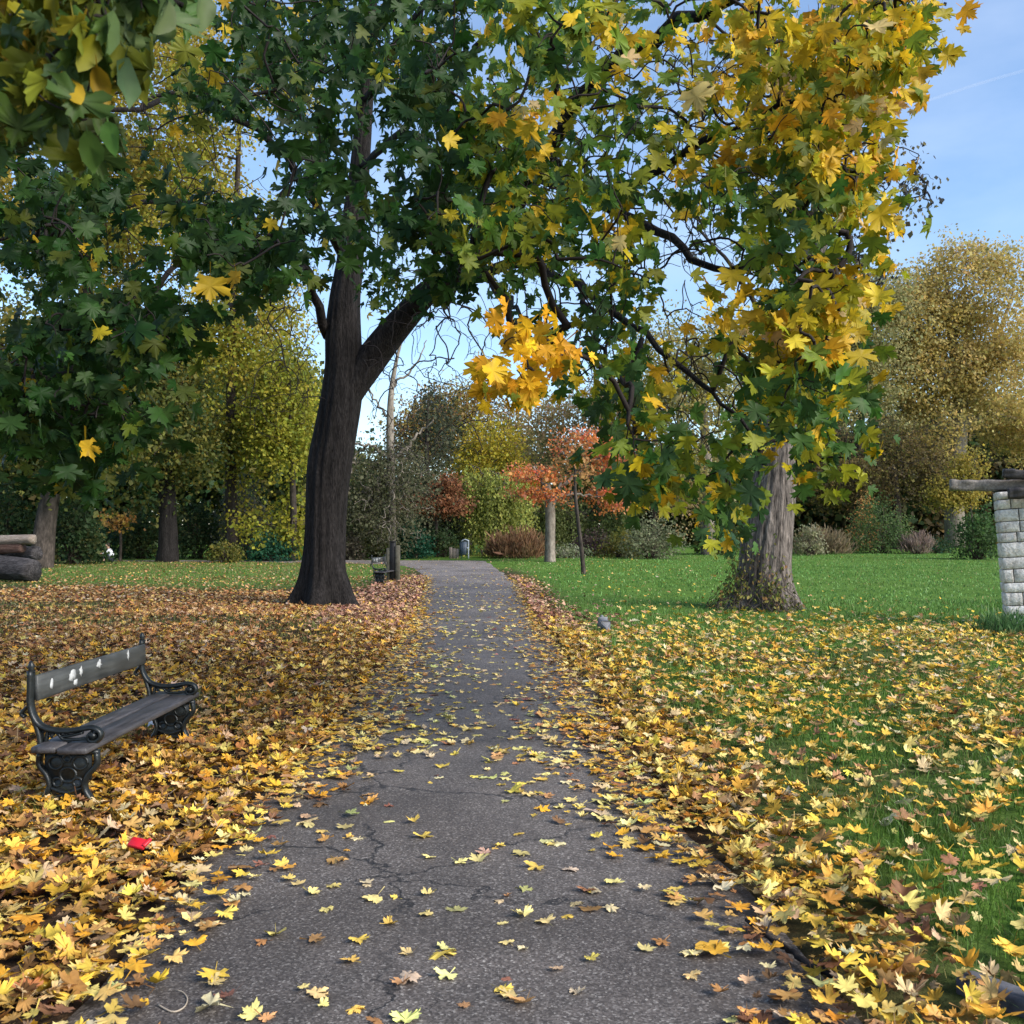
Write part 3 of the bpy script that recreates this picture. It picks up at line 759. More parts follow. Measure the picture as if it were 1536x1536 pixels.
def bg_tree(name, label, base, trunk, crown, pal, n=9000, size=.15, per=22, spread=.35, bark='bark_far', group=None, tip=.012, twn=160, droop=0, cat='tree', Y=None, limbs=None, shell=.5, stretch=1.0):
    n = int(n * 1.5)
    b = gp(*base); Y = Y or b[1]
    b = np.array([*b[:2], 0]) if Y == b[1] else pt(base[0], base[1], Y)
    b[1] = Y; b[2] = float(gz(b[0], Y))
    root = empty(name, b, label, cat, group)
    mb = MB(); tr = limb([(p[0], p[1], Y, p[2]) for p in trunk], 30)
    # the trunk starts in the ground
    tr[:, 2] += (b[2] - .1 - tr[0, 2]) * np.linspace(1, 0, 30) ** 2
    tube(mb, tr[:, :3], tr[:, 3], 14, ridge=trunk_ridge(5, .05, .8, .35)); mb.build('trunk', M[bark], root, smooth=True, origin=b)
    skel = [tr[8:]]
    for Ld in (limbs or []):
        L = limb([(p[0], p[1], Y + (p[3] if len(p) > 3 else 0), p[2]) for p in Ld], 16, .05); skel.append(L)
        m2 = MB(); tube(m2, L[:, :3], L[:, 3], 8); m2.build('limb', M[bark], root, smooth=True, origin=b)
    k = max(30, n // per); cen, nr = blob_points(crown, int(k * 1.6), Y, .9, shell)
    gp_ = vnoise(cen[:, 0] + cen[:, 1] * .7, cen[:, 2] - cen[:, 1] * .4, 22.0 / Y, int(base[0])); keep = np.argsort(-gp_ + rng.uniform(0, .25, len(gp_)))[:k]; cen, nr = cen[keep], nr[keep]
    cen[:, 2] = np.maximum(cen[:, 2], gz(cen[:, 0], cen[:, 1]) + .25)
    tw = MB(); sel = rng.permutation(k)[:twn]
    for L in skel: tube(tw, L[:, :3], L[:, 3] * .5, 4)
    grow(tw, skel, cen[sel], 4, tip, .42, .06, .07, None, 4, rmax=.12); tw.build('branches', M['twig_far'] if bark != 'bark_pale' else M['bark_pale'], root, origin=b)
    c = np.repeat(np.arange(k), per); m = len(c)
    off = rng.normal(0, 1, (m, 3)) * np.array([1, 1, .75 * stretch]) * spread
    if droop: off[:, 2] = -rng.exponential(droop, m); off[:, :2] *= .28
    P = cen[c] + off; P[:, 2] = np.maximum(P[:, 2], gz(P[:, 0], P[:, 1]) + .03)
    Nn = unit(nr[c] * .5 + rng.normal(0, .7, (m, 3)) + np.array([0, 0, .5]))
    T = unit(rng.normal(0, 1, (m, 3)) + np.array([0, 0, -.5 - (2 if droop else 0)]))
    cc = palette(k, pal, .10)[c] * .65 + palette(m, pal, .22) * .35
    lf = MB(); S = size * 1.12 * rng.lognormal(0, .25, m)
    add_leaves(lf, P, T, Nn, S, cc, LOW); o = lf.build('crown', M['far_leaf'], root, origin=b)
    return root

def bush(name, label, base, rx, ry, pal, n=2600, size=.10, cat='shrub', group=None, spiky=False, Y=None):
    b = gp(base[0], base[1]); Y = Y or b[1]
    if Y != b[1]: b = pt(base[0], base[1], Y); b[2] = float(gz(b[0], Y))
    org = b
    root = empty(name, b, label, cat, group)
    h = ry * 2 / F * Y; w = rx / F * Y
    st = MB(); lf = MB(); k = max(24, n // 16)
    d = unit(rng.normal(0, 1, (k, 3))); d[:, 2] = np.abs(d[:, 2])
    r = (.45 + .55 * rng.uniform(0, 1, k) ** .5) * (1 + .2 * np.sin(d[:, 0] * 5 + base[0]) * np.cos(d[:, 1] * 4 + d[:, 2] * 5))
    cen = b + d * r[:, None] * np.array([w, w * .8, h * .92]) + np.array([0, 0, .06 * h])
    for i in range(min(k, 40)):
        a = b + np.array([rng.normal(0, w * .15), rng.normal(0, w * .15), -.03])
        tube(st, smooth_path([a, (a + cen[i]) / 2 + np.array([0, 0, h * .12]), cen[i]], 6), np.linspace(.02, .005, 6), 4)
    st.build('stems', M['twig_far'], root, origin=b)
    c = np.repeat(np.arange(k), 16); m = len(c)
    P = cen[c] + rng.normal(0, 1, (m, 3)) * np.array([.16, .16, .13]) * max(.6, w)
    P[:, 2] = np.maximum(P[:, 2], gz(P[:, 0], P[:, 1]) + .02)
    T = unit(rng.normal(0, 1, (m, 3)) + (np.array([0, 0, 2.5]) + d[c] * 1.2 if spiky else np.array([0, 0, -.2])))
    Nn = unit(d[c] + rng.normal(0, .8, (m, 3)))
    cc = palette(k, pal, .12)[c] * .6 + palette(m, pal, .25) * .4
    S = size * rng.lognormal(0, .3, m) * (2.2 if spiky else 1)
    tpl = LOW if not spiky else (LOW[0] * np.array([.22, 1]), *LOW[1:])
    add_leaves(lf, P, T, Nn, S, cc, tpl); lf.build('foliage', M['far_leaf'], root, origin=b)
    return root

OLV = [((.12, .13, .03), 3), ((.08, .10, .025), 2), ((.20, .18, .035), 1.4), ((.30, .22, .04), .6)]
DKG = [((.03, .06, .022), 3), ((.045, .08, .03), 2), ((.06, .085, .03), 1), ((.12, .11, .03), .5)]
GOLD = [((.40, .30, .05), 3), ((.32, .27, .05), 2.4), ((.24, .22, .05), 1.6), ((.50, .34, .05), 1.2), ((.14, .14, .04), 1)]
YGR = [((.30, .30, .035), 3), ((.40, .34, .04), 2), ((.20, .23, .03), 2), ((.11, .14, .03), 1)]
PLANE = [((.54, .42, .15), 3), ((.46, .39, .13), 2.8), ((.60, .44, .12), 1.8), ((.28, .25, .10), 1.4), ((.46, .30, .12), .8)]
PALEG = [((.33, .32, .14), 3), ((.26, .27, .11), 2.4), ((.44, .37, .16), 1.6), ((.17, .18, .08), 1)]
BRWN = [((.09, .07, .035), 3), ((.16, .12, .05), 2), ((.26, .18, .06), 1.2), ((.06, .055, .03), 2)]
ORNG = [((.68, .20, .05), 3), ((.70, .30, .08), 2.4), ((.64, .38, .14), 1.6), ((.62, .13, .06), 1.6)]
PINK = [((.58, .17, .12), 3), ((.60, .24, .15), 2), ((.52, .3, .15), 1.4)]
TEAL = [((.02, .09, .05), 3), ((.03, .12, .065), 2), ((.02, .06, .03), 1.4)]

# left of the path
bg_tree('lime_tree', 'tall golden tree filling the top left sky behind the dark maple leaves', (120, 846), [(120, 850, 22), (124, 700, 20), (130, 500, 17), (136, 250, 12), (140, 20, 6)],
        [(110, 260, 140, 170), (210, 90, 130, 130), (60, 60, 110, 130), (250, 300, 110, 120)], GOLD, 26000, .18, 18, .5, twn=260, Y=50)
bg_tree('lime_tree', 'tall yellow green tree with slim trunk rising behind the grey shrub', (350, 840), [(348, 845, 20), (347, 760, 18), (346, 690, 16), (347, 560, 13), (352, 400, 10), (360, 150, 6)],
        [(330, 380, 130, 170), (290, 560, 110, 130), (390, 560, 75, 130), (400, 690, 60, 90), (350, 170, 120, 140), (430, 60, 60, 100, .5)], YGR + GOLD[:1], 24000, .14, 18, .45, twn=320, Y=47)
bg_tree('leaning_tree', 'leaning grey trunked tree behind the stacked logs', (60, 852), [(60, 858, 36), (66, 800, 31), (76, 740, 27), (84, 690, 24), (96, 600, 20), (110, 470, 14)],
        [(60, 600, 110, 110), (30, 470, 100, 130), (150, 640, 80, 70)], OLV, 11000, .15, 18, .45)
bg_tree('dark_trunk_tree', 'bushy olive tree with a broad dark trunk behind the leaf strewn lawn', (252, 843), [(251, 848, 34), (252, 800, 27), (250, 740, 25), (246, 660, 20), (240, 540, 12)],
        [(200, 660, 110, 80), (270, 640, 80, 90), (180, 540, 110, 100)], OLV + DKG[:1], 12000, .14, 18, .4, bark='bark_dark')
bg_tree('yellow_tree', 'bright yellow green tree just left of the dark maple trunk', (438, 838), [(438, 842, 12), (440, 760, 10), (436, 650, 7), (432, 560, 4)],
        [(432, 720, 42, 100), (425, 600, 45, 80), (400, 780, 40, 45)], YGR, 9000, .13, 18, .35, Y=45)
bg_tree('orange_sapling', 'thin dark sapling with a small tuft of orange leaves', (180, 842), [(180, 845, 5), (181, 810, 4), (179, 770, 3)], [(177, 778, 17, 13)], ORNG[1:3] + GOLD[:1], 240, .12, 10, .2, cat='sapling')
bush('grey_shrub', 'tall grey olive shrub against the yellow tree', (368, 838), 46, 62, [((.13, .14, .10), 3), ((.18, .19, .14), 2), ((.08, .085, .06), 2)], 4200, .11)
bush('evergreen_shrub', 'low dark teal shrub left of the maple trunk', (408, 842), 42, 20, TEAL, 2400, .10)
bush('olive_shrub', 'small yellow olive shrub in front of the grey one', (338, 844), 26, 16, OLV, 1500, .09)
bush('dark_shrub', 'dark green shrub beside the leaning trunk', (110, 846), 45, 52, DKG, 3600, .13)
bush('dark_shrub', 'wide dark shrub behind the sitting person', (160, 841), 60, 28, DKG + TEAL[:1], 3000, .12, Y=49)
bush('dark_shrub', 'dark shrub between the sapling and the broad dark trunk', (212, 842), 30, 36, DKG + OLV[1:2], 2600, .12, Y=48)
bush('dark_shrub', 'shadowy shrub to the right of the broad dark trunk', (296, 842), 34, 46, DKG, 3000, .12, Y=48)
bush('dark_shrub', 'dark shrub behind the logs at the picture edge', (10, 850), 46, 60, DKG, 3400, .13)
bush('brown_shrub', 'rounded brown grey shrub right of the maple trunk', (522, 840), 26, 20, [((.10, .085, .06), 3), ((.07, .06, .045), 2), ((.13, .12, .07), 1)], 1700, .10)
bush('olive_shrub', 'yellow green shrub behind the far bench', (562, 838), 34, 26, OLV, 2000, .11, Y=49)
# middle
bg_tree('bare_tree', 'slim bare tree rising into the sky above an olive haze of twigs', (588, 838), [(588, 842, 12), (588, 760, 12), (586, 690, 12), (585, 630, 11), (588, 580, 8), (596, 535, 5), (606, 500, 3)],
        [(575, 770, 55, 60), (600, 720, 55, 50), (540, 730, 40, 60)], [((.11, .115, .06), 3), ((.15, .145, .08), 2), ((.07, .075, .04), 2)], 7500, .10, 12, .4, bark='bark_pale', twn=420, Y=47,
        limbs=[[(587, 690, 7), (560, 670, 5), (530, 665, 3)], [(586, 690, 6), (620, 660, 4), (650, 630, 2)], [(585, 630, 5), (560, 600, 3), (545, 560, 2)], [(588, 580, 4), (620, 550, 3), (640, 510, 1.5)]])
bg_tree('dark_evergreen', 'dark grey green evergreen between the bare tree and the yellow trees', (640, 836), [(640, 840, 12), (640, 700, 8), (642, 600, 3)],
        [(640, 690, 45, 100), (625, 770, 50, 50), (660, 790, 40, 40)], [((.05, .065, .04), 3), ((.075, .09, .05), 2), ((.11, .11, .06), 1)], 8000, .13, 16, .35, Y=54)
bg_tree('copper_tree', 'small copper brown tree beside the willow', (655, 836), [(655, 840, 6), (654, 780, 5), (650, 745, 3)], [(648, 756, 50, 12), (668, 728, 22, 12)], [((.26, .11, .05), 3), ((.36, .18, .09), 2), ((.16, .07, .04), 2)], 2200, .12, 14, .25, Y=50)
bg_tree('round_tree', 'broad round olive and rust tree on the skyline beyond the path', (700, 832), [(700, 838, 16), (700, 720, 14), (695, 640, 8)],
        [(690, 650, 85, 72), (640, 640, 45, 50), (735, 640, 55, 65)], [((.28, .23, .08), 3), ((.38, .25, .09), 2), ((.32, .16, .10), 1.2), ((.38, .33, .06), 1.5)], 13000, .15, 16, .45, Y=66)
bg_tree('yellow_tree', 'bright yellow tree above the weeping willow', (735, 834), [(735, 838, 9), (735, 760, 8), (733, 680, 4)], [(715, 700, 38, 32), (752, 705, 35, 32), (770, 740, 45, 40), (735, 660, 40, 30)], [((.50, .38, .04), 3), ((.40, .35, .04), 2), ((.24, .26, .04), 1.4)], 6500, .13, 16, .32, Y=57)
bg_tree('weeping_willow', 'weeping willow with hanging green strands behind the litter bin', (745, 834), [(745, 838, 10), (744, 780, 9), (740, 715, 5)], [(735, 722, 52, 22), (696, 740, 22, 22), (780, 735, 40, 22)], [((.32, .36, .08), 3), ((.42, .42, .10), 2), ((.12, .15, .05), 2)], 9000, .10, 34, .3, droop=1.5, Y=52)
bg_tree('weeping_willow', 'grey green weeping tree behind the red leaved tree', (860, 832), [(860, 838, 10), (858, 770, 8), (855, 735, 4)], [(840, 755, 60, 26), (900, 755, 50, 26)], [((.18, .22, .07), 3), ((.25, .27, .09), 2), ((.08, .10, .04), 2)], 8000, .10, 34, .3, droop=1.4, Y=56)
bg_tree('red_tree', 'small tree with pale trunk and layered orange red crown', (825, 836), [(825, 840, 17), (825, 800, 15), (825, 770, 15), (823, 745, 14), (820, 725, 9)],
        [(865, 745, 70, 11), (800, 706, 34, 16), (812, 740, 40, 9), (880, 668, 62, 24), (855, 705, 60, 22, .6), (900, 758, 55, 12), (905, 730, 40, 18), (935, 690, 35, 20, .6)], ORNG + ORNG + PINK, 4400, .10, 14, .30, stretch=.45, bark='bark_pale', Y=44, twn=220,
        limbs=[[(824, 760, 9), (838, 735, 7), (860, 715, 5), (885, 690, 3)], [(823, 745, 8), (812, 722, 6), (800, 700, 4)], [(826, 750, 6), (860, 742, 4), (910, 745, 2)]])
bg_tree('thin_sapling', 'thin leaning sapling standing alone on the lawn', (876, 861), [(876, 862, 7), (872, 820, 6), (867, 780, 5.5), (863, 740, 5), (862, 700, 3)], [(862, 700, 26, 30)], [((.5, .25, .1), 2), ((.25, .18, .06), 1)], 260, .10, 6, .2, twn=40, cat='sapling', tip=.007)
bg_tree('tan_tree', 'twiggy tan and pinkish tree behind the red leaved tree', (980, 832), [(980, 836, 10), (978, 740, 9), (972, 650, 5)], [(960, 680, 65, 80), (1010, 640, 60, 80), (930, 620, 60, 60), (870, 640, 60, 55), (815, 660, 50, 50), (1010, 740, 60, 50)], [((.40, .28, .16), 3), ((.38, .33, .12), 2.4), ((.45, .26, .15), 1.0), ((.20, .17, .07), 1.6)], 16000, .13, 16, .4, Y=60)
bg_tree('pale_yellow_tree', 'pale yellow tree with stout grey trunk seen left of the furrowed trunk', (1062, 828), [(1062, 832, 24), (1062, 790, 22), (1061, 740, 20), (1058, 660, 15), (1050, 560, 8)], [(1040, 640, 80, 100), (1100, 560, 80, 90), (1000, 560, 70, 80), (1090, 690, 50, 40)], PALEG + GOLD[:1], 12000, .14, 16, .45, bark='bark_pale', Y=54)
bush('evergreen_shrub', 'rounded teal evergreen shrub at the end of the path', (619, 838), 29, 29, TEAL, 2600, .10)
bush('dark_shrub', 'dark low shrub left of the wooden fence panel', (662, 836), 30, 24, DKG, 2000, .10)
bush('dry_grass_clump', 'russet brown clump of dry stems right of the litter bin', (776, 837), 42, 17, [((.24, .13, .07), 3), ((.30, .19, .10), 2), ((.14, .09, .05), 1.4)], 3000, .14, 'grass clump', spiky=True)
bush('purple_shrub', 'dark purplish shrub right of the thin sapling', (890, 834), 32, 20, [((.06, .04, .045), 3), ((.09, .06, .05), 2), ((.08, .09, .05), 1)], 1900, .10)
bush('pale_shrub', 'loose pale green shrub with open twigs on the lawn edge', (978, 838), 46, 30, [((.20, .22, .12), 3), ((.13, .15, .08), 2), ((.28, .28, .17), 1.2)], 2600, .10)
bush('green_shrub', 'mid green shrub between the purple and pale ones', (930, 834), 30, 20, OLV, 1600, .10, Y=50)
bush('white_flower_clump', 'low clump with pale seed heads behind the red tree trunk', (855, 837), 30, 9, [((.35, .36, .26), 2), ((.16, .2, .09), 3)], 1100, .08, 'plant')
bush('green_shrub', 'dark green shrub beneath the hanging maple leaves left of the grey trunk', (1085, 832), 40, 28, DKG + OLV[:1], 2400, .11)
# right
bg_tree('plane_tree', 'huge golden plane tree at the right edge of the lawn', (1432, 822), [(1432, 828, 30), (1432, 760, 28), (1434, 690, 26), (1440, 620, 24), (1436, 560, 18), (1424, 480, 12), (1420, 420, 6)],
        [(1440, 430, 75, 62), (1330, 500, 60, 60), (1280, 560, 60, 60), (1370, 480, 62, 60), (1510, 470, 75, 90), (1410, 560, 75, 60), (1500, 590, 80, 80), (1440, 650, 95, 55), (1520, 690, 60, 50), (1360, 560, 50, 60)], PLANE, 46000, .17, 16, .42, bark='bark_pale', Y=70, twn=420,
        limbs=[[(1440, 620, 14), (1470, 560, 11), (1500, 500, 7), (1520, 430, 3)], [(1438, 590, 12), (1400, 540, 9), (1380, 490, 5), (1365, 440, 2)], [(1440, 640, 11), (1490, 620, 8), (1540, 640, 5)], [(1436, 660, 9), (1410, 640, 7), (1370, 650, 4), (1330, 640, 2)], [(1430, 520, 9), (1445, 470, 6), (1450, 410, 3)]])
bg_tree('olive_tree', 'spreading grey green tree left of the golden plane', (1285, 822), [(1285, 828, 20), (1286, 740, 17), (1290, 650, 13), (1296, 560, 9), (1300, 470, 4)],
        [(1295, 475, 75, 62), (1260, 560, 70, 60), (1330, 560, 55, 45), (1280, 630, 80, 40), (1210, 520, 50, 60), (1350, 440, 40, 40, .6)], PALEG, 20000, .16, 16, .40, Y=68, twn=300)
bg_tree('brown_tree', 'dark brown leaved tree low between the lawn and the plane tree', (1345, 822), [(1345, 828, 16), (1345, 770, 14), (1340, 700, 9)], [(1260, 710, 70, 50), (1340, 700, 80, 55), (1230, 660, 50, 40), (1410, 720, 50, 40)], BRWN + GOLD[2:3], 13000, .13, 16, .38, Y=66)
bg_tree('golden_thorn', 'low golden yellow tree beside the stone pillar', (1455, 822), [(1455, 826, 7), (1456, 780, 6), (1452, 740, 4)], [(1442, 738, 26, 20), (1462, 700, 30, 22), (1415, 750, 26, 26)], [((.44, .33, .06), 3), ((.34, .29, .06), 2), ((.2, .19, .05), 1)], 3600, .12, 14, .25, Y=60)
bush('green_shrub', 'large upright mid green shrub across the right lawn', (1320, 830), 48, 40, [((.07, .12, .04), 3), ((.10, .17, .05), 2), ((.05, .08, .03), 2), ((.16, .2, .06), .8)], 4600, .10)
bush('sumac', 'orange tipped bush rising behind the large green shrub', (1298, 824), 24, 42, [((.50, .30, .10), 3), ((.55, .22, .10), 1.6), ((.30, .28, .08), 1.4)], 1600, .12, Y=62)
bush('dry_grass_clump', 'straw brown clump of dry stems right of the furrowed trunk', (1232, 831), 42, 15, [((.20, .16, .09), 3), ((.27, .21, .13), 2), ((.12, .10, .06), 1.4)], 2600, .13, 'grass clump', spiky=True)
bush('pale_shrub', 'pale seed headed plant behind the straw clump', (1214, 824), 24, 24, [((.36, .34, .22), 2), ((.18, .19, .09), 3)], 1200, .10, 'plant', Y=53)
bush('dry_grass_clump', 'pinkish grey tuft of dry stems before the dark hollow', (1375, 831), 24, 14, [((.27, .2, .17), 3), ((.2, .16, .11), 2)], 1100, .12, 'grass clump', spiky=True)
bush('clipped_hedge', 'short dark clipped hedge left of the stone pillar', (1408, 830), 24, 11, DKG + TEAL[:1], 1800, .07, 'hedge')
bush('green_shrub', 'dense green shrub partly hidden by the stone pillar', (1468, 826), 38, 40, [((.06, .12, .035), 3), ((.10, .17, .05), 2), ((.04, .075, .025), 2)], 3800, .10, Y=47)
bush('ground_plant', 'clump of strap leaved green plants at the pillar foot', (1512, 952), 44, 9, [((.05, .12, .04), 3), ((.09, .18, .06), 2), ((.14, .22, .10), 1)], 1300, .045, 'plant', spiky=True, Y=15.3)

def distant_wood():
    mb = MB()
    for x0, x1, top, n, pal in ((-400, 480, 560, 46000, DKG + OLV[:2]), (400, 760, 715, 8000, DKG + OLV[:2]), (700, 1250, 690, 14000, DKG + OLV), (1180, 1800, 640, 32000, DKG + BRWN)):
        n = int(n * 2.3); Yd = rng.uniform(78, 100, n // 12); px = rng.uniform(x0, x1, n // 12)
        tp = top + 60 * (vnoise(px, Yd * 0, .02, int(abs(x0)) + 3) - .5) + 20 * rng.normal(0, 1, len(px))
        py = 832 - (832 - tp) * rng.uniform(0, 1, len(px)) ** .8
        cen = np.array([pt(a, b, y) for a, b, y in zip(px, py, Yd)])
        c = np.repeat(np.arange(len(cen)), 12); m = len(c)
        P = cen[c] + rng.normal(0, .85, (m, 3)); P[:, 2] = np.maximum(P[:, 2], gz(P[:, 0], P[:, 1]))
        add_leaves(mb, P, unit(rng.normal(0, 1, (m, 3))), unit(rng.normal(0, 1, (m, 3)) + np.array([0, -.6, .5])), .50 * rng.lognormal(0, .25, m), palette(len(cen), pal, .2)[c], LOW)
    tag(mb.build('distant_wood', M['far_leaf']), 'dim mass of trees closing the view behind the park', 'wood', kind='stuff')
distant_wood()

# ------------------------------------------------------------------ benches
def wood_mat(name, dark, light):
    m, nt, out = newmat(name)
    co = N(nt, 'ShaderNodeTexCoord').outputs['Object']
    n1 = noise(nt, co, 5, 6, .65, (6, .5, 6)); n2 = noise(nt, co, 3, 3)
    c = ramp(nt, n1, [(.3, dark), (.7, light)])
    c = mixc(nt, 1, c, ramp(nt, n2, [(.35, (.75, .75, .75)), (.65, (1.2, 1.2, 1.2))]), 'MULTIPLY')
    principled(nt, out, c, .5, .4, bump(nt, n1, .35, .008)); return m
M['seat_wood'] = wood_mat('dark_weathered_plank', (.020, .019, .021), (.085, .08, .084))
M['back_wood'] = wood_mat('grey_weathered_plank', (.026, .028, .028), (.072, .076, .074))
M['iron'] = plain_mat('black_cast_iron', (.012, .015, .016), .38, .5, .3, .3, 30, .3)
M['dropping'] = plain_mat('white_bird_droppings', (.36, .37, .37), .8, .2, 0, .2, 60)

def bench(label, group):
    """local frame: u (x) towards the path from the back post, y along the length, origin on the ground at the near end frame"""
    root = empty('park_bench', (0, 0, 0), label, 'bench', group)
    Lb = 1.72
    for yy in (0.0, Lb):
        mb = MB()
        def strap(ctrl, r, n=14, fl=1.9):
            P = smooth_path([(a, yy, b) for a, b in ctrl], n)
            tube(mb, P, r, 8, flat=((0, 1, 0), fl))
        strap([(.0, .79), (.0, .70), (.0, .60), (.02, .53), (.06, .48), (.13, .455), (.22, .45), (.30, .462), (.355, .468), (.395, .45), (.405, .42), (.385, .395), (.355, .39), (.335, .408), (.34, .43), (.36, .435)], np.linspace(.019, .013, 60), 60)
        strap([(0, .60), (-.035, .57), (-.05, .545), (-.03, .53)], .012, 10)
        strap([(.02, .53), (.045, .46), (.06, .40), (.065, .33)], .017)
        strap([(.10, .46), (.095, .41), (.085, .36)], .010)
        strap([(.14, .45), (.18, .42), (.24, .425), (.30, .44)], .009)
        strap([(.16, .44), (.19, .405), (.25, .40), (.31, .405), (.345, .40)], .010, 16)
        tube(mb, np.array([[0, yy, .78], [0, yy, .80], [0, yy, .815], [0, yy, .835], [0, yy, .85]]), [.022, .014, .022, .012, .003], 10)
        for cx, cz, rr in ((.365, .425, .034), (.12, .425, .016), (.07, .445, .014), (.205, .43, .012)):
            t = np.linspace(0, 5.2 * np.pi / 2, 22); q = rr * (1 - t / 11)
            P = np.stack([cx + np.cos(t) * q, np.full(22, yy), cz + np.sin(t) * q], 1); tube(mb, P, .0065, 6, flat=((0, 1, 0), 1.8))
        tube(mb, np.array([[.365, yy - .035, .425], [.365, yy + .035, .425]]), .016, 10)
        mb.build('arm_frame', M['iron'], root, smooth=False)
        mb = MB()
        strap([(.04, .33), (.16, .335), (.28, .335), (.395, .33)], .016, 12, 1.6)
        strap([(.06, .33), (.055, .26), (.10, .20), (.115, .13), (.07, .05), (.03, .0), (.0, -.03)], .017, 20, 1.8)
        strap([(.38, .33), (.385, .26), (.335, .20), (.315, .13), (.36, .05), (.40, .0), (.43, -.03)], .017, 20, 1.8)
        strap([(.115, .13), (.21, .10), (.315, .13)], .012, 10, 1.6); strap([(.07, .05), (.21, .085), (.36, .05)], .011, 10, 1.6)
        # pierced scrollwork between the legs
        for cx, cz, rr in ((.15, .27, .042), (.29, .27, .042), (.22, .20, .046), (.215, .295, .022), (.16, .16, .026), (.275, .16, .026)):
            t = np.linspace(0, 2 * np.pi, 18); P = np.stack([cx + np.cos(t) * rr, np.full(18, yy), cz + np.sin(t) * rr * .9], 1); tube(mb, P, .010, 6, flat=((0, 1, 0), 1.5), cap=False)
        box(mb, (.22, yy, .25), (.27, .012, .16), bev=.003); box(mb, (.215, yy, .12), (.20, .010, .12), bev=.003)
        mb.build('leg', M['iron'], root)
    for u, w in ((.145, .135), (.305, .165)):
        mb = MB(); box(mb, (u, Lb / 2 - .01, .372 - (.006 if u > .2 else 0)), (w, Lb + .30, .036), bev=.006); mb.build('seat_plank', M['seat_wood'], root)
    mb = MB(); box(mb, (.022, Lb / 2, .69), (.026, Lb - .03, .145), ry=-.06, bev=.006); bk = mb.build('back_plank', M['back_wood'], root)
    for yy, zz, a, b in ((.18, .69, .011, .038), (.46, .70, .03, .05), (.50, .655, .016, .028), (.585, .71, .013, .04), (.86, .715, .020, .028), (.875, .74, .008, .018), (1.36, .72, .009, .048)):
        a *= 1.6; b *= .62; t = np.linspace(0, 2 * np.pi, 14, endpoint=False); q = 1 + rng.normal(0, .22, 14)
        ring = np.stack([np.full(14, .0395), yy + np.cos(t) * a * q, zz + np.sin(t) * b * q], 1)
        ring[:, 0] -= (ring[:, 2] - .69) * .06
        ring2 = ring.copy(); ring2[:, 0] -= .006; c = np.array([[.0412 - (zz - .69) * .06, yy, zz]])
        j = np.arange(14); k = (j + 1) % 14
        sp = MB(); sp.add(np.concatenate([ring, ring2, c]), [np.stack([j, k, np.full(14, 28)], 1), np.stack([k, j, j + 14, k + 14], 1)]); sp.build('dropping_stain', M['dropping'], bk)
    return root

def copy_tree(o, parent=None):
    c = o.copy(); C.objects.link(c)
    if parent is not None: c.parent = parent
    for ch in list(o.children): copy_tree(ch, c)
    return c
b1 = bench('dark wooden bench with ornate black iron ends among the leaves, nearest the viewer', 'iron ended park benches')
b1.location = (-2.755, 5.75, -.01)
b2 = copy_tree(b1); g2 = gp(562, 877); b2.location = (g2[0] + .02, g2[1], float(gz(g2[0], g2[1])) - .02); b2.rotation_euler = (0, 0, math.radians(-5)); b2.location.x -= .10
b2['label'] = 'distant dark bench beside the tall dark posts past the maple trunk'

# ------------------------------------------------------------------ posts, bin, fence at the end of the path
M['post'] = plain_mat('black_post_paint', (.007, .007, .007), .6, .3)
M['post2'] = plain_mat('weathered_post_wood', (.085, .08, .06), .85, .1, 0, .35, 9, .4)
g = gp(588, 874); Yp = g[1] + .3; s = Yp / F
root = empty('post', g + np.array([0, .3, 0]), 'tall dark square post with lower timber sides behind the far bench', 'post')
for nm, px, w, top, mt, dy in (('post_core', 589.5, 8, 813, 'post', 0), ('side_timber', 583, 6, 822, 'post2', .02), ('side_timber', 597, 6.5, 818, 'post2', -.03)):
    z1 = pt(px, top, Yp)[2]; z0 = g[2] - .1; mb = MB()
    box(mb, ((px - CX) * s, Yp + dy, (z0 + z1) / 2), (w * s, .16, z1 - z0), bev=.012)
    if nm == 'post_core': box(mb, ((px - CX) * s, Yp, z1 + .012), (w * s + .03, .19, .03), bev=.01)
    mb.build(nm, M[mt], root, origin=g + np.array([0, .3, 0]))

M['bin_blue'] = plain_mat('blue_grey_bin_paint', (.055, .075, .10), .45, .4)
M['galv'] = plain_mat('galvanised_steel', (.42, .46, .50), .5, .4, .4, .12)
g = gp(696, 838); s = g[1] / F
root = empty('litter_bin', g, 'blue grey litter bin hung on a pale steel post by the path end', 'bin')
mb = MB()
tube(mb, np.array([[g[0] - 1 * s, g[1], g[2] + 6 * s], [g[0] - 1 * s, g[1], g[2] + 7 * s], [g[0] - .5 * s, g[1], g[2] + 24 * s], [g[0] - .5 * s, g[1], g[2] + 25.5 * s], [g[0] - .5 * s, g[1], g[2] + 23 * s]]), [4.6 * s, 5 * s, 5.6 * s, 5.9 * s, 5 * s], 20)
for k in range(12):
    a = k * math.pi / 6; x, y = g[0] - 1 * s + math.cos(a) * 5.3 * s, g[1] + math.sin(a) * 5.3 * s
    tube(mb, np.array([[x, y, g[2] + 8 * s], [x + .4 * s, y, g[2] + 23 * s]]), .5 * s, 5)
mb.build('bin_body', M['bin_blue'], root, origin=g)
mb = MB(); tube(mb, smooth_path([[g[0] - 4 * s, g[1], g[2] + 26 * s], [g[0] + 1 * s, g[1], g[2] + 28.5 * s], [g[0] + 6 * s, g[1], g[2] + 27 * s]], 8), 1.1 * s, 8, flat=((0, 1, 0), 4.5)); mb.build('hood', M['galv'], root, origin=g)
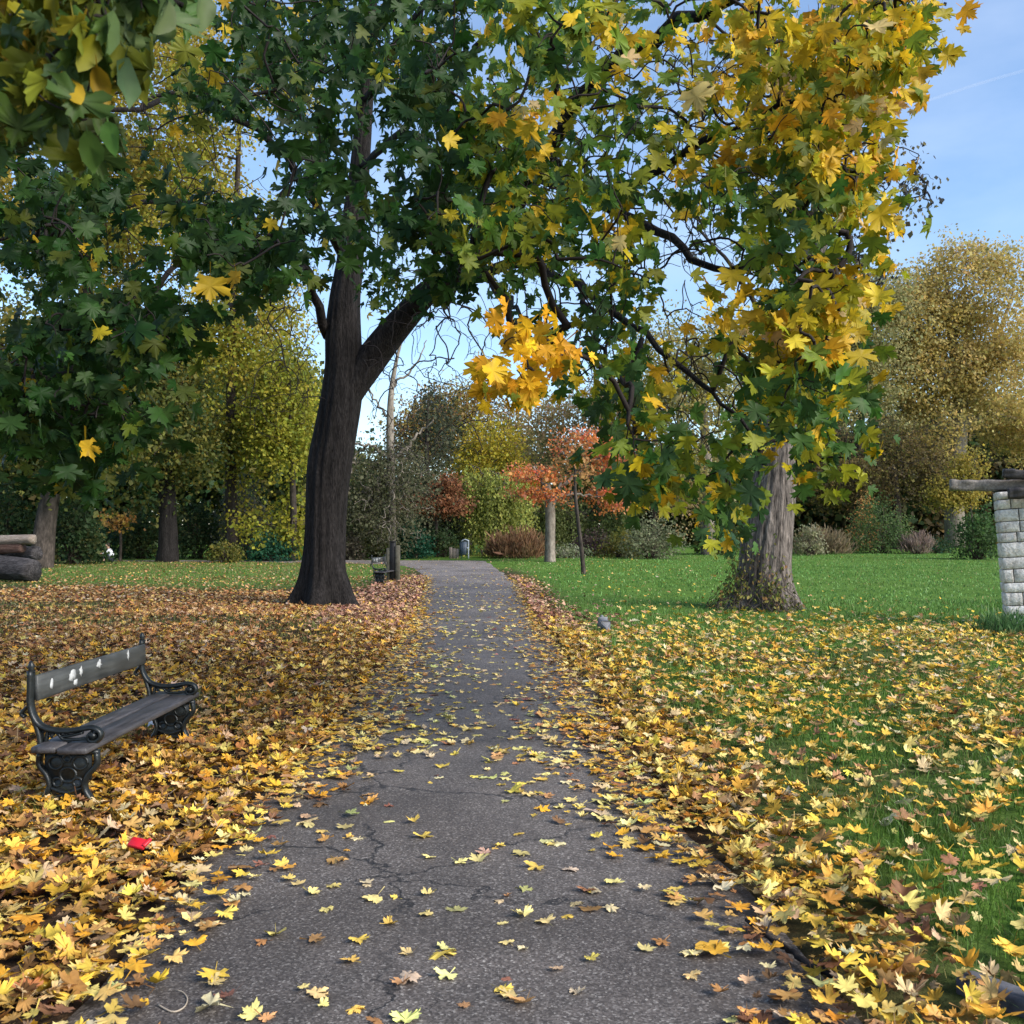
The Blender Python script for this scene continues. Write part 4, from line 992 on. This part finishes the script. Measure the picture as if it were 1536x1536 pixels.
mb = MB(); tube(mb, smooth_path([[g[0] + 6.6 * s, g[1], g[2] - 2 * s], [g[0] + 6.6 * s, g[1], g[2] + 20 * s], [g[0] + 6.6 * s, g[1], g[2] + 28 * s]], 8), 1.0 * s, 8)
box(mb, (g[0] + 5 * s, g[1], g[2] + 16 * s), (3.5 * s, 2 * s, 2 * s), bev=.01); mb.build('post', M['galv'], root, origin=g)
mb = MB(); tube(mb, np.array([[g[0] - 4 * s, g[1], g[2] - 1 * s], [g[0] - 4 * s, g[1], g[2] + 7 * s]]), .6 * s, 8); mb.build('leg', M['bin_blue'], root, origin=g)

M['fence_wood'] = wood_mat('weathered_fence_board', (.10, .075, .055), (.24, .19, .15))
g = gp(681, 838); s = g[1] / F
root = empty('fence_panel', g, 'short weathered timber board panel left of the litter bin', 'fence')
for k in range(3):
    mb = MB(); h = (17, 15.5, 15)[k] * s; box(mb, (g[0] + (k - 1) * 5 * s, g[1], g[2] + h / 2 - .05), (4.7 * s, .03, h + .1), bev=.006); mb.build('board', M['fence_wood'], root, origin=g)
for zz in (4, 11):
    mb = MB(); box(mb, (g[0], g[1] + .032, g[2] + zz * s), (14.5 * s, .03, 2 * s), bev=.004); mb.build('rail', M['fence_wood'], root, origin=g)
mb = MB(); g = gp(723, 836); s = g[1] / F
tube(mb, np.array([[g[0], g[1], g[2] - .1], [g[0], g[1], g[2] + 11 * s], [g[0], g[1], g[2] + 11.6 * s]]), [.03, .03, .016], 8)
tag(mb.build('marker_stake', M['fence_wood'], origin=g), 'short pale marker stake right of the litter bin', 'stake')

# ------------------------------------------------------------------ stone pillar and timber beams
def stone_mat():
    m, nt, out = newmat('rough_white_stone')
    co = N(nt, 'ShaderNodeTexCoord').outputs['Object']; a = N(nt, 'ShaderNodeAttribute', attribute_name='Col').outputs['Color']
    n1 = noise(nt, co, 9, 6, .65); n2 = noise(nt, co, 30, 4, .6)
    c = mixc(nt, 1, a, ramp(nt, n1, [(.28, (.52, .50, .48)), (.5, (.92, .91, .9)), (.75, (1.1, 1.1, 1.1))]), 'MULTIPLY')
    c = mixc(nt, 1, c, ramp(nt, n2, [(.3, (.72, .7, .68)), (.55, (1.05, 1.05, 1.05))]), 'MULTIPLY')
    principled(nt, out, c, .9, .2, bump(nt, n1, .9, .05)); return m
M['stone'] = stone_mat()
M['mortar'] = plain_mat('dark_mortar', (.03, .027, .024), .95, .1)
M['beam'] = wood_mat('bleached_grey_beam', (.085, .072, .06), (.27, .235, .20))
M['beam_dark'] = wood_mat('charred_dark_beam', (.018, .015, .014), (.06, .05, .045))
def pergola():
    g = gp(1505, 940); g[0] = (1509 - CX) / F * g[1]; Yb = g[1]
    root = empty('pergola', g, 'white rough stone pillar carrying weathered timber beams at the right edge', 'pergola')
    root.rotation_euler = (0, 0, math.radians(-23)); W = .66; z = 0.0; i = 0; mor = MB(); st = MB()
    hs = [.18, .14, .20, .15, .21, .18, .235, .15, .17, .19, .15, .12]
    tot = sum(hs) + .012 * len(hs)
    box(mor, (W / 2, W / 2, tot / 2 - .15), (W - .035, W - .035, tot + .3))
    for h in hs:
        for face in range(4):
            x = 0.0 if face % 2 == 0 else .02
            end = W if face % 2 == 0 else W - .02
            first = True
            while x < end - .01:
                w = rng.uniform(.22, .46) if not first else rng.uniform(.10, .40); first = False
                if end - x - w < .10: w = end - x
                ww, hh = w - .011, h + .002; cx = x + w / 2; d = .06
                n = 9; U, V = np.meshgrid(np.array([-.5, -.46, -.3, -.12, .05, .2, .33, .46, .5]), np.array([-.5, -.44, 0, .44, .5])); e = np.minimum(1, np.minimum(.5 - np.abs(U), .5 - np.abs(V)) * 30)
                o = e * (.006 + rng.uniform(0, .020, U.shape)) - .002 * (1 - e)
                fr = np.stack([U * ww, -o, V * hh], -1).reshape(-1, 3); bk = fr.copy(); bk[:, 1] = d
                idx = np.arange(n * 5).reshape(5, n); q = np.stack([idx[:-1, :-1], idx[:-1, 1:], idx[1:, 1:], idx[1:, :-1]], -1).reshape(-1, 4)
                bd = np.concatenate([idx[0, :], idx[1:, -1], idx[-1, -2::-1], idx[-2:0:-1, 0]]); bn = np.roll(bd, -1)
                side = np.stack([bn, bd, bd + 5 * n, bn + 5 * n], 1)
                vv = np.concatenate([fr, bk]) + np.array([cx, 0, z + h / 2])
                for _ in range(face):
                    vv = np.stack([W - vv[:, 1], vv[:, 0], vv[:, 2]], 1)
                cc = np.array([.82, .785, .73]) * rng.uniform(.80, 1.02)
                st.add(vv, [q, side], cc); x += w
        z += h + .012
    m1 = st.build('stone_block_work', M['stone'], None); m2 = mor.build('mortar_core', M['mortar'], None)
    m1.parent = root; m2.parent = m1
    tilt = math.radians(-3.6)
    m1.rotation_euler = (0, tilt, 0)
    top = tot; off = math.sin(tilt) * tot
    # timber beams: rough hewn, roughly square in section
    def sq(seed):
        return lambda a, z, i: (1.0 / np.maximum(np.abs(np.cos(a + .12 * math.sin(i * .35 + seed))), np.abs(np.sin(a + .12 * math.sin(i * .35 + seed))))) ** 1.0 * (1 + .07 * np.sin(i * .9 + seed) + .05 * np.sin(a * 5 + i * .5 + seed))
    for ctrl, r, mt, sd in (([[off - .70, .22, top + .13], [off - .40, .24, top + .115], [off, .26, top + .11], [off + .9, .28, top + .10], [off + 3.2, .3, top + .10]], .092, 'beam', 1.0),
                            ([[off + .16, -.15, top - .05], [off + .5, -.15, top - .04], [off + 1.4, -.12, top - .03], [off + 3.2, -.1, top - .03]], .088, 'beam_dark', 2.0),
                            ([[off + .10, .02, top + .30], [off + .5, .05, top + .26], [off + 1.4, .1, top + .27], [off + 3.2, .1, top + .29]], .080, 'beam_dark', 3.3)):
        b = MB(); P = smooth_path(ctrl, 34); R = np.full(34, r); R[:2] = r * np.array([.88, .97])
        tube(b, P, R * .98, 24, ridge=sq(sd)); b.build('beam', M[mt], root)
    b = MB(); box(b, (2.85, .33, tot / 2), (.4, .4, tot), bev=.03, col=(.66, .64, .62)); b.build('far_pillar', M['stone'], root)
pergola()

# ------------------------------------------------------------------ logs at the left edge
M['log_dark'] = bark_mat('dark_wet_log_bark', (.012, .011, .011), (.11, .10, .10), 6, .12, 1.0, along='x')
M['log_pale'] = bark_mat('bleached_log', (.16, .12, .09), (.36, .31, .26), 7, .15, .8, along='x')
M['log_red'] = bark_mat('reddish_log', (.06, .03, .022), (.15, .10, .08), 7, .15, .8, along='x')
def logs():
    g = gp(30, 873); Y = g[1]; s = Y / F
    def lg(name, label, p0, p1, r, mt, knots=0):
        mb = MB(); P = smooth_path([p0, (np.array(p0) * .6 + np.array(p1) * .4) + rng.normal(0, .03, 3), p1], 26)
        ph = rng.uniform(0, 6, 4)
        tube(mb, P, np.concatenate([[r * .97], np.full(24, r), [r * .9]]), 24, ridge=lambda a, z, i: 1 + .07 * np.sin(3 * a + ph[0] + i * .12) + .05 * np.sin(7 * a + ph[1] + i * .3) + .03 * np.sin(13 * a + i * .2))
        for k in range(knots):
            q = P[rng.integers(12, 24)]; d = unit(np.array([rng.normal(0, .3), -.8, rng.uniform(.3, .9)]))
            tube(mb, np.array([q + d * r * .7, q + d * r * 1.08, q + d * r * 1.25]), [r * .42, r * .33, r * .2], 10)
        tag(mb.build(name, M[mt], smooth=True, origin=P[0]), label, 'log', 'stacked logs at the left edge')
    zr = 17.5 * s
    lg('log', 'thick dark weathered log lying lowest at the left edge', [(-190 - CX) * s, Y + 1.2, g[2] + zr + .42], [(53 - CX) * s, Y, g[2] + zr * .9], zr, 'log_dark', 3)
    lg('log', 'bleached pale log lying on top of the stack', [(-90 - CX) * s, Y + .9, g[2] + 58 * s], [(37 - CX) * s, Y + .6, g[2] + 64 * s], 7.5 * s, 'log_pale')
    lg('log', 'reddish brown log wedged between the pale and the dark logs', [(-80 - CX) * s, Y + .9, g[2] + 50 * s], [(18 - CX) * s, Y + .7, g[2] + 51 * s], 8 * s, 'log_red')
    lg('log', 'short mottled log end standing behind the dark log', [(-30 - CX) * s, Y + 1.5, g[2] + 38 * s], [(34 - CX) * s, Y + .95, g[2] + 42 * s], 11 * s, 'log_dark')
logs()

# ------------------------------------------------------------------ skinned figures
def skin_body(name, verts, edges, radii, mat, parent=None, levels=2, loc=(0, 0, 0), root=0):
    me = bpy.data.meshes.new(name); me.from_pydata([tuple(v) for v in verts], edges, [])
    o = bpy.data.objects.new(name, me); C.objects.link(o); o.location = [float(a) for a in loc]
    sk = o.modifiers.new('skin', 'SKIN'); sk.use_smooth_shade = True
    for i, r in enumerate(radii):
        d = me.skin_vertices[0].data[i]; d.radius = (r, r) if np.isscalar(r) else r; d.use_root = (i == root)
    o.modifiers.new('sub', 'SUBSURF').levels = levels; o.modifiers['sub'].render_levels = levels
    dg = bpy.context.evaluated_depsgraph_get(); e = o.evaluated_get(dg)
    nm = bpy.data.meshes.new_from_object(e); o.modifiers.clear(); o.data = nm
    nm.materials.clear(); nm.materials.append(mat)
    if parent is not None: o.parent = parent; o.location = (0, 0, 0)
    return o
M['white_cloth'] = plain_mat('white_cotton', (.74, .76, .82), .8, .2, 0, .08, 6)
M['dark_cloth'] = plain_mat('dark_trousers', (.03, .032, .045), .85, .1)
M['skin'] = plain_mat('skin', (.42, .26, .19), .55, .3, 0, .1)
M['hair'] = plain_mat('dark_hair', (.025, .018, .013), .6, .3)
def person():
    g = gp(168, 843); root = empty('person', g, 'person in a white top sitting low on the ground, leaning forward, back half turned', 'person')
    root.rotation_euler = (0, 0, math.radians(200)); root.scale = (1.0, 1.0, 1.0)
    # sitting: pelvis .14 up, knees drawn up; faces local +x
    J = {'pel': (0, 0, .15), 'abd': (.03, 0, .30), 'che': (.10, 0, .46), 'nek': (.15, 0, .585), 'hd0': (.18, 0, .66), 'hd1': (.20, 0, .745), 'hd2': (.195, 0, .80)}
    v = list(J.values()); e = [(i, i + 1) for i in range(6)]; r = [(.15, .13), (.135, .115), (.15, .12), .055, .075, .095, .06]
    for sg in (1, -1):
        k = len(v); v += [(.10, .17 * sg, .53), (.24, .21 * sg, .38), (.42, .13 * sg, .37), (.49, .11 * sg, .37)]; r += [.06, .048, .038, .030]
        e += [(2, k), (k, k + 1), (k + 1, k + 2), (k + 2, k + 3)]
        for f, (dy, ln) in enumerate(((-.03, .07), (-.01, .085), (.012, .08), (.03, .065))):
            k2 = len(v); v += [(.53, .11 * sg + dy, .365), (.53 + ln * .6, .11 * sg + dy * 1.2, .35)]; r += [.0105, .008]; e += [(k + 3, k2), (k2, k2 + 1)]
        k2 = len(v); v += [(.51, .11 * sg - .05 * sg, .385), (.54, .11 * sg - .06 * sg, .38)]; r += [.011, .009]; e += [(k + 3, k2), (k2, k2 + 1)]
        k = len(v); v += [(.05, .10 * sg, .13), (.38, .14 * sg, .36), (.33, .13 * sg, .07), (.46, .14 * sg, .045)]; r += [.10, .065, .048, .04]
        e += [(0, k), (k, k + 1), (k + 1, k + 2), (k + 2, k + 3)]
    # nose and ears
    k = len(v); v += [(.305, 0, .725)]; r += [.014]; e += [(5, k)]
    body = skin_body('body', v, e, r, M['skin'], root)
    # clothing follows the body: a slightly larger shell
    v2 = [(-.005, 0, .13), (.03, 0, .30), (.10, 0, .46), (.145, 0, .565)]; e2 = [(0, 1), (1, 2), (2, 3)]; r2 = [(.17, .145), (.155, .135), (.17, .14), .075]
    for sg in (1, -1):
        k = len(v2); v2 += [(.10, .17 * sg, .53), (.24, .21 * sg, .38), (.40, .137 * sg, .37)]; r2 += [.078, .064, .052]; e2 += [(2, k), (k, k + 1), (k + 1, k + 2)]
    skin_body('top', v2, e2, r2, M['white_cloth'], root)
    v3 = [(0, 0, .12)]; e3 = []; r3 = [(.158, .13)]
    for sg in (1, -1):
        k = len(v3); v3 += [(.05, .10 * sg, .13), (.38, .14 * sg, .365), (.34, .13 * sg, .10)]; r3 += [.112, .08, .062]; e3 += [(0, k), (k, k + 1), (k + 1, k + 2)]
    skin_body('trousers', v3, e3, r3, M['dark_cloth'], root)
    skin_body('hair', [(.125, 0, .66), (.15, 0, .75), (.195, 0, .80), (.25, 0, .80)], [(0, 1), (1, 2), (2, 3)], [.06, .088, .082, .045], M['hair'], root)
person()

M['pigeon'] = plain_mat('grey_pigeon_feathers', (.15, .155, .17), .7, .2, 0, .12, 25)
M['pigeon_dark'] = plain_mat('dark_neck_feathers', (.05, .065, .06), .45, .4, 0, .3, 25)
M['pigeon_leg'] = plain_mat('pink_bird_leg', (.42, .16, .13), .6, .3)
M['beak'] = plain_mat('dark_beak', (.05, .05, .05), .5, .3)
def pigeon():
    g = gp(906, 948); root = empty('pigeon', g, 'grey pigeon standing among yellow leaves on the lawn edge', 'pigeon')
    root.rotation_euler = (0, 0, math.radians(105)); root.scale = (1.0,) * 3
    v = [(0, 0, .125), (.06, 0, .15), (.085, 0, .195), (.095, 0, .235), (.115, 0, .252), (-.07, 0, .105), (-.135, 0, .075), (-.20, 0, .055)]
    e = [(0, 1), (1, 2), (2, 3), (3, 4), (0, 5), (5, 6), (6, 7)]
    skin_body('body', v, e, [(.078, .082), (.07, .068), .040, .031, .022, (.068, .06), (.045, .022), (.042, .008)], M['pigeon'], root)
    skin_body('neck_feathers', [(.077, 0, .175), (.089, 0, .212)], [(0, 1)], [.047, .040], M['pigeon_dark'], root, 2)
    for sg in (1, -1):
        skin_body('wing', [(.05, .062 * sg, .145), (-.04, .07 * sg, .125), (-.12, .045 * sg, .09), (-.17, .022 * sg, .07)], [(0, 1), (1, 2), (2, 3)], [(.018, .042), (.02, .05), (.014, .03), (.006, .012)], M['pigeon'], root)
        mb = MB(); tube(mb, np.array([[.01, .028 * sg, .08], [.0, .03 * sg, .035], [.012, .03 * sg, .004]]), [.010, .006, .005], 8)
        for a in (-.5, 0, .5, 3.14): tube(mb, np.array([[.012, .03 * sg, .006], [.012 + .03 * math.cos(a), .03 * sg + .03 * math.sin(a), .002]]), [.004, .002], 6)
        mb.build('leg', M['pigeon_leg'], root)
        mb = MB(); tube(mb, np.array([[.115, .019 * sg, .246], [.115, .028 * sg, .246], [.115, .0295 * sg, .246]]), [.006, .005, .001], 10); mb.build('eye', M['beak'], root)
    mb = MB(); tube(mb, np.array([[.128, 0, .247], [.146, 0, .243], [.158, 0, .236]]), [.009, .006, .001], 8); mb.build('beak', M['beak'], root)
pigeon()

# ------------------------------------------------------------------ small litter and edge pieces
M['red_card'] = plain_mat('red_printed_card', (.52, .012, .025), .4, .4, 0, .1)
M['white_paper'] = plain_mat('white_paper', (.72, .74, .78), .8, .2, 0, .06)
g = gp(207, 1297)
root = empty('red_packet', g + np.array([0, 0, .085]), 'small crushed red packet lying in the leaves by the left path edge', 'packet')
mb = MB(); box(mb, (0, 0, .015), (.085, .055, .022), rz=-.2, rx=.45, ry=.12, bev=.004); mb.build('carton', M['red_card'], root)
mb = MB(); box(mb, (.046, -.012, .021), (.016, .05, .019), rz=-.2, rx=.5, ry=.5, bev=.003); mb.build('flap', M['red_card'], root)
g = gp(237, 1108)
mb = MB(); V = []; 
for j in range(5):
    for i in range(6): V.append([(i - 2.5) * .026, (j - 2) * .022, .10 + .022 * math.sin(i * 1.3 + j) + .015 * j])
V = np.array(V); V2 = V - np.array([0, 0, .002]); ix = np.arange(30).reshape(5, 6)
q = np.stack([ix[:-1, :-1], ix[:-1, 1:], ix[1:, 1:], ix[1:, :-1]], -1).reshape(-1, 4)
mb.add(np.concatenate([V, V2]) + g, [q, q[:, ::-1] + 30])
tag(mb.build('paper_scrap', M['white_paper'], origin=g), 'crumpled white paper scrap under the near bench', 'paper')

mb = MB(); pts = [(1118, 1392), (1150, 1418), (1185, 1440), (1215, 1462), (1252, 1478)]
P = smooth_path([gp(*p) + np.array([0, 0, .035]) for p in pts], 26); P += rng.normal(0, .003, P.shape)
tube(mb, P, np.linspace(.007, .014, 26), 8)
for k, d in ((6, (.05, .09, .03)), (13, (-.07, .04, .03)), (19, (.09, .03, .02))):
    tube(mb, smooth_path([P[k], P[k] + np.array(d) * .6 + np.array([0, 0, .01]), P[k] + np.array(d)], 6), np.linspace(.005, .002, 6), 6)
tag(mb.build('fallen_twig', M['twig'], origin=P[0]), 'dark fallen twig in the leaves at the right path edge', 'twig')
M['stalk'] = plain_mat('pale_leaf_stalk', (.35, .29, .22), .6, .3)
mb = MB(); P = smooth_path([gp(*p) + np.array([0, 0, .018]) for p in ((236, 1515), (258, 1526), (275, 1520), (281, 1507), (275, 1497), (265, 1493))], 22)
tube(mb, P, np.linspace(.003, .0018, 22), 6); tag(mb.build('leaf_stalk', M['stalk'], origin=P[0]), 'curled bare leaf stalk on the asphalt near the bottom left', 'stalk')
M['kerb'] = plain_mat('grey_kerb_stone', (.10, .10, .11), .85, .25, 0, .3, 20, .5)
g = gp(1512, 1520); mb = MB()
box(mb, (g[0] + .12, g[1] - .07, g[2] + .0), (.10, .62, .12), rz=math.radians(38), bev=.012)
tag(mb.build('kerb_stone', M['kerb'], origin=(g[0] + .12, g[1] - .07, g[2])), 'grey kerb stone edge in the bottom right corner', 'kerb')

# ------------------------------------------------------------------ vapour trail
m, nt, out = newmat('thin_vapour')
d = N(nt, 'ShaderNodeBsdfDiffuse'); d.inputs[0].default_value = (.9, .92, .95, 1); t = N(nt, 'ShaderNodeBsdfTransparent'); mx = N(nt, 'ShaderNodeMixShader'); mx.inputs[0].default_value = .05
nt.links.new(t.outputs[0], mx.inputs[1]); nt.links.new(d.outputs[0], mx.inputs[2]); nt.links.new(mx.outputs[0], out.inputs[0])
mb = MB(); P = smooth_path([pt(1300, 178, 3000), pt(1400, 148, 3000), pt(1480, 122, 3000), pt(1640, 76, 3000)], 20)
tube(mb, P, 5.0, 8); tag(mb.build('vapour_trail', m, origin=P[0]), 'faint white vapour trail across the blue sky', 'vapour trail')

# ------------------------------------------------------------------ light
SUN_EL, SUN_AZ = math.radians(34), math.radians(120)             # azimuth clockwise from +y
sd = Vector((math.sin(SUN_AZ) * math.cos(SUN_EL), math.cos(SUN_AZ) * math.cos(SUN_EL), math.sin(SUN_EL)))
L = bpy.data.lights.new('sun', 'SUN'); L.energy = 2.9; L.angle = math.radians(34); L.color = (1.0, .93, .84)
lo = bpy.data.objects.new('sun', L); C.objects.link(lo); lo.rotation_euler = sd.to_track_quat('Z', 'Y').to_euler(); lo.location = sd * 60
w = bpy.data.worlds.new('World'); sc.world = w; w.use_nodes = True; nt = w.node_tree; nt.nodes.clear()
out = N(nt, 'ShaderNodeOutputWorld'); bg = N(nt, 'ShaderNodeBackground'); bg.inputs[1].default_value = .108
sky = N(nt, 'ShaderNodeTexSky', sky_type='NISHITA', sun_disc=False); sky.sun_elevation = SUN_EL; sky.sun_rotation = SUN_AZ
sky.air_density = 1.0; sky.dust_density = .35; sky.ozone_density = 3.0
tc = N(nt, 'ShaderNodeTexCoord'); nz = noise(nt, tc.outputs['Generated'], 2.4, 6, .55, (1, 1, 2.6))
cl = ramp(nt, nz, [(.45, (.0, .0, .0)), (.80, (.26, .26, .26))])
col = mixc(nt, cl, sky.outputs[0], (5.5, 5.9, 6.6))
nt.links.new(col, bg.inputs[0]); nt.links.new(bg.outputs[0], out.inputs[0])

# ------------------------------------------------------------------ camera and output
cam = bpy.data.cameras.new('camera'); co = bpy.data.objects.new('camera', cam); C.objects.link(co)
cam.sensor_width = 36; cam.lens = 36 * F / 1536; cam.clip_start = .05; cam.clip_end = 20000
co.location = (0, 0, EYE); co.rotation_euler = (math.pi / 2 + PITCH, 0, 0); sc.camera = co
cam.dof.use_dof = True; cam.dof.focus_distance = 8.5; cam.dof.aperture_fstop = 9.0
sc.view_settings.view_transform = 'Standard'; sc.view_settings.look = 'None'; sc.view_settings.gamma = 1; sc.view_settings.exposure = 1.25
cy = sc.cycles; cy.max_bounces = 6; cy.diffuse_bounces = 3; cy.glossy_bounces = 2; cy.transmission_bounces = 4; cy.transparent_max_bounces = 6; cy.use_denoising = True; cy.denoiser = 'OPENIMAGEDENOISE'; cy.denoising_input_passes = 'RGB_ALBEDO_NORMAL'; cy.denoising_prefilter = 'ACCURATE'
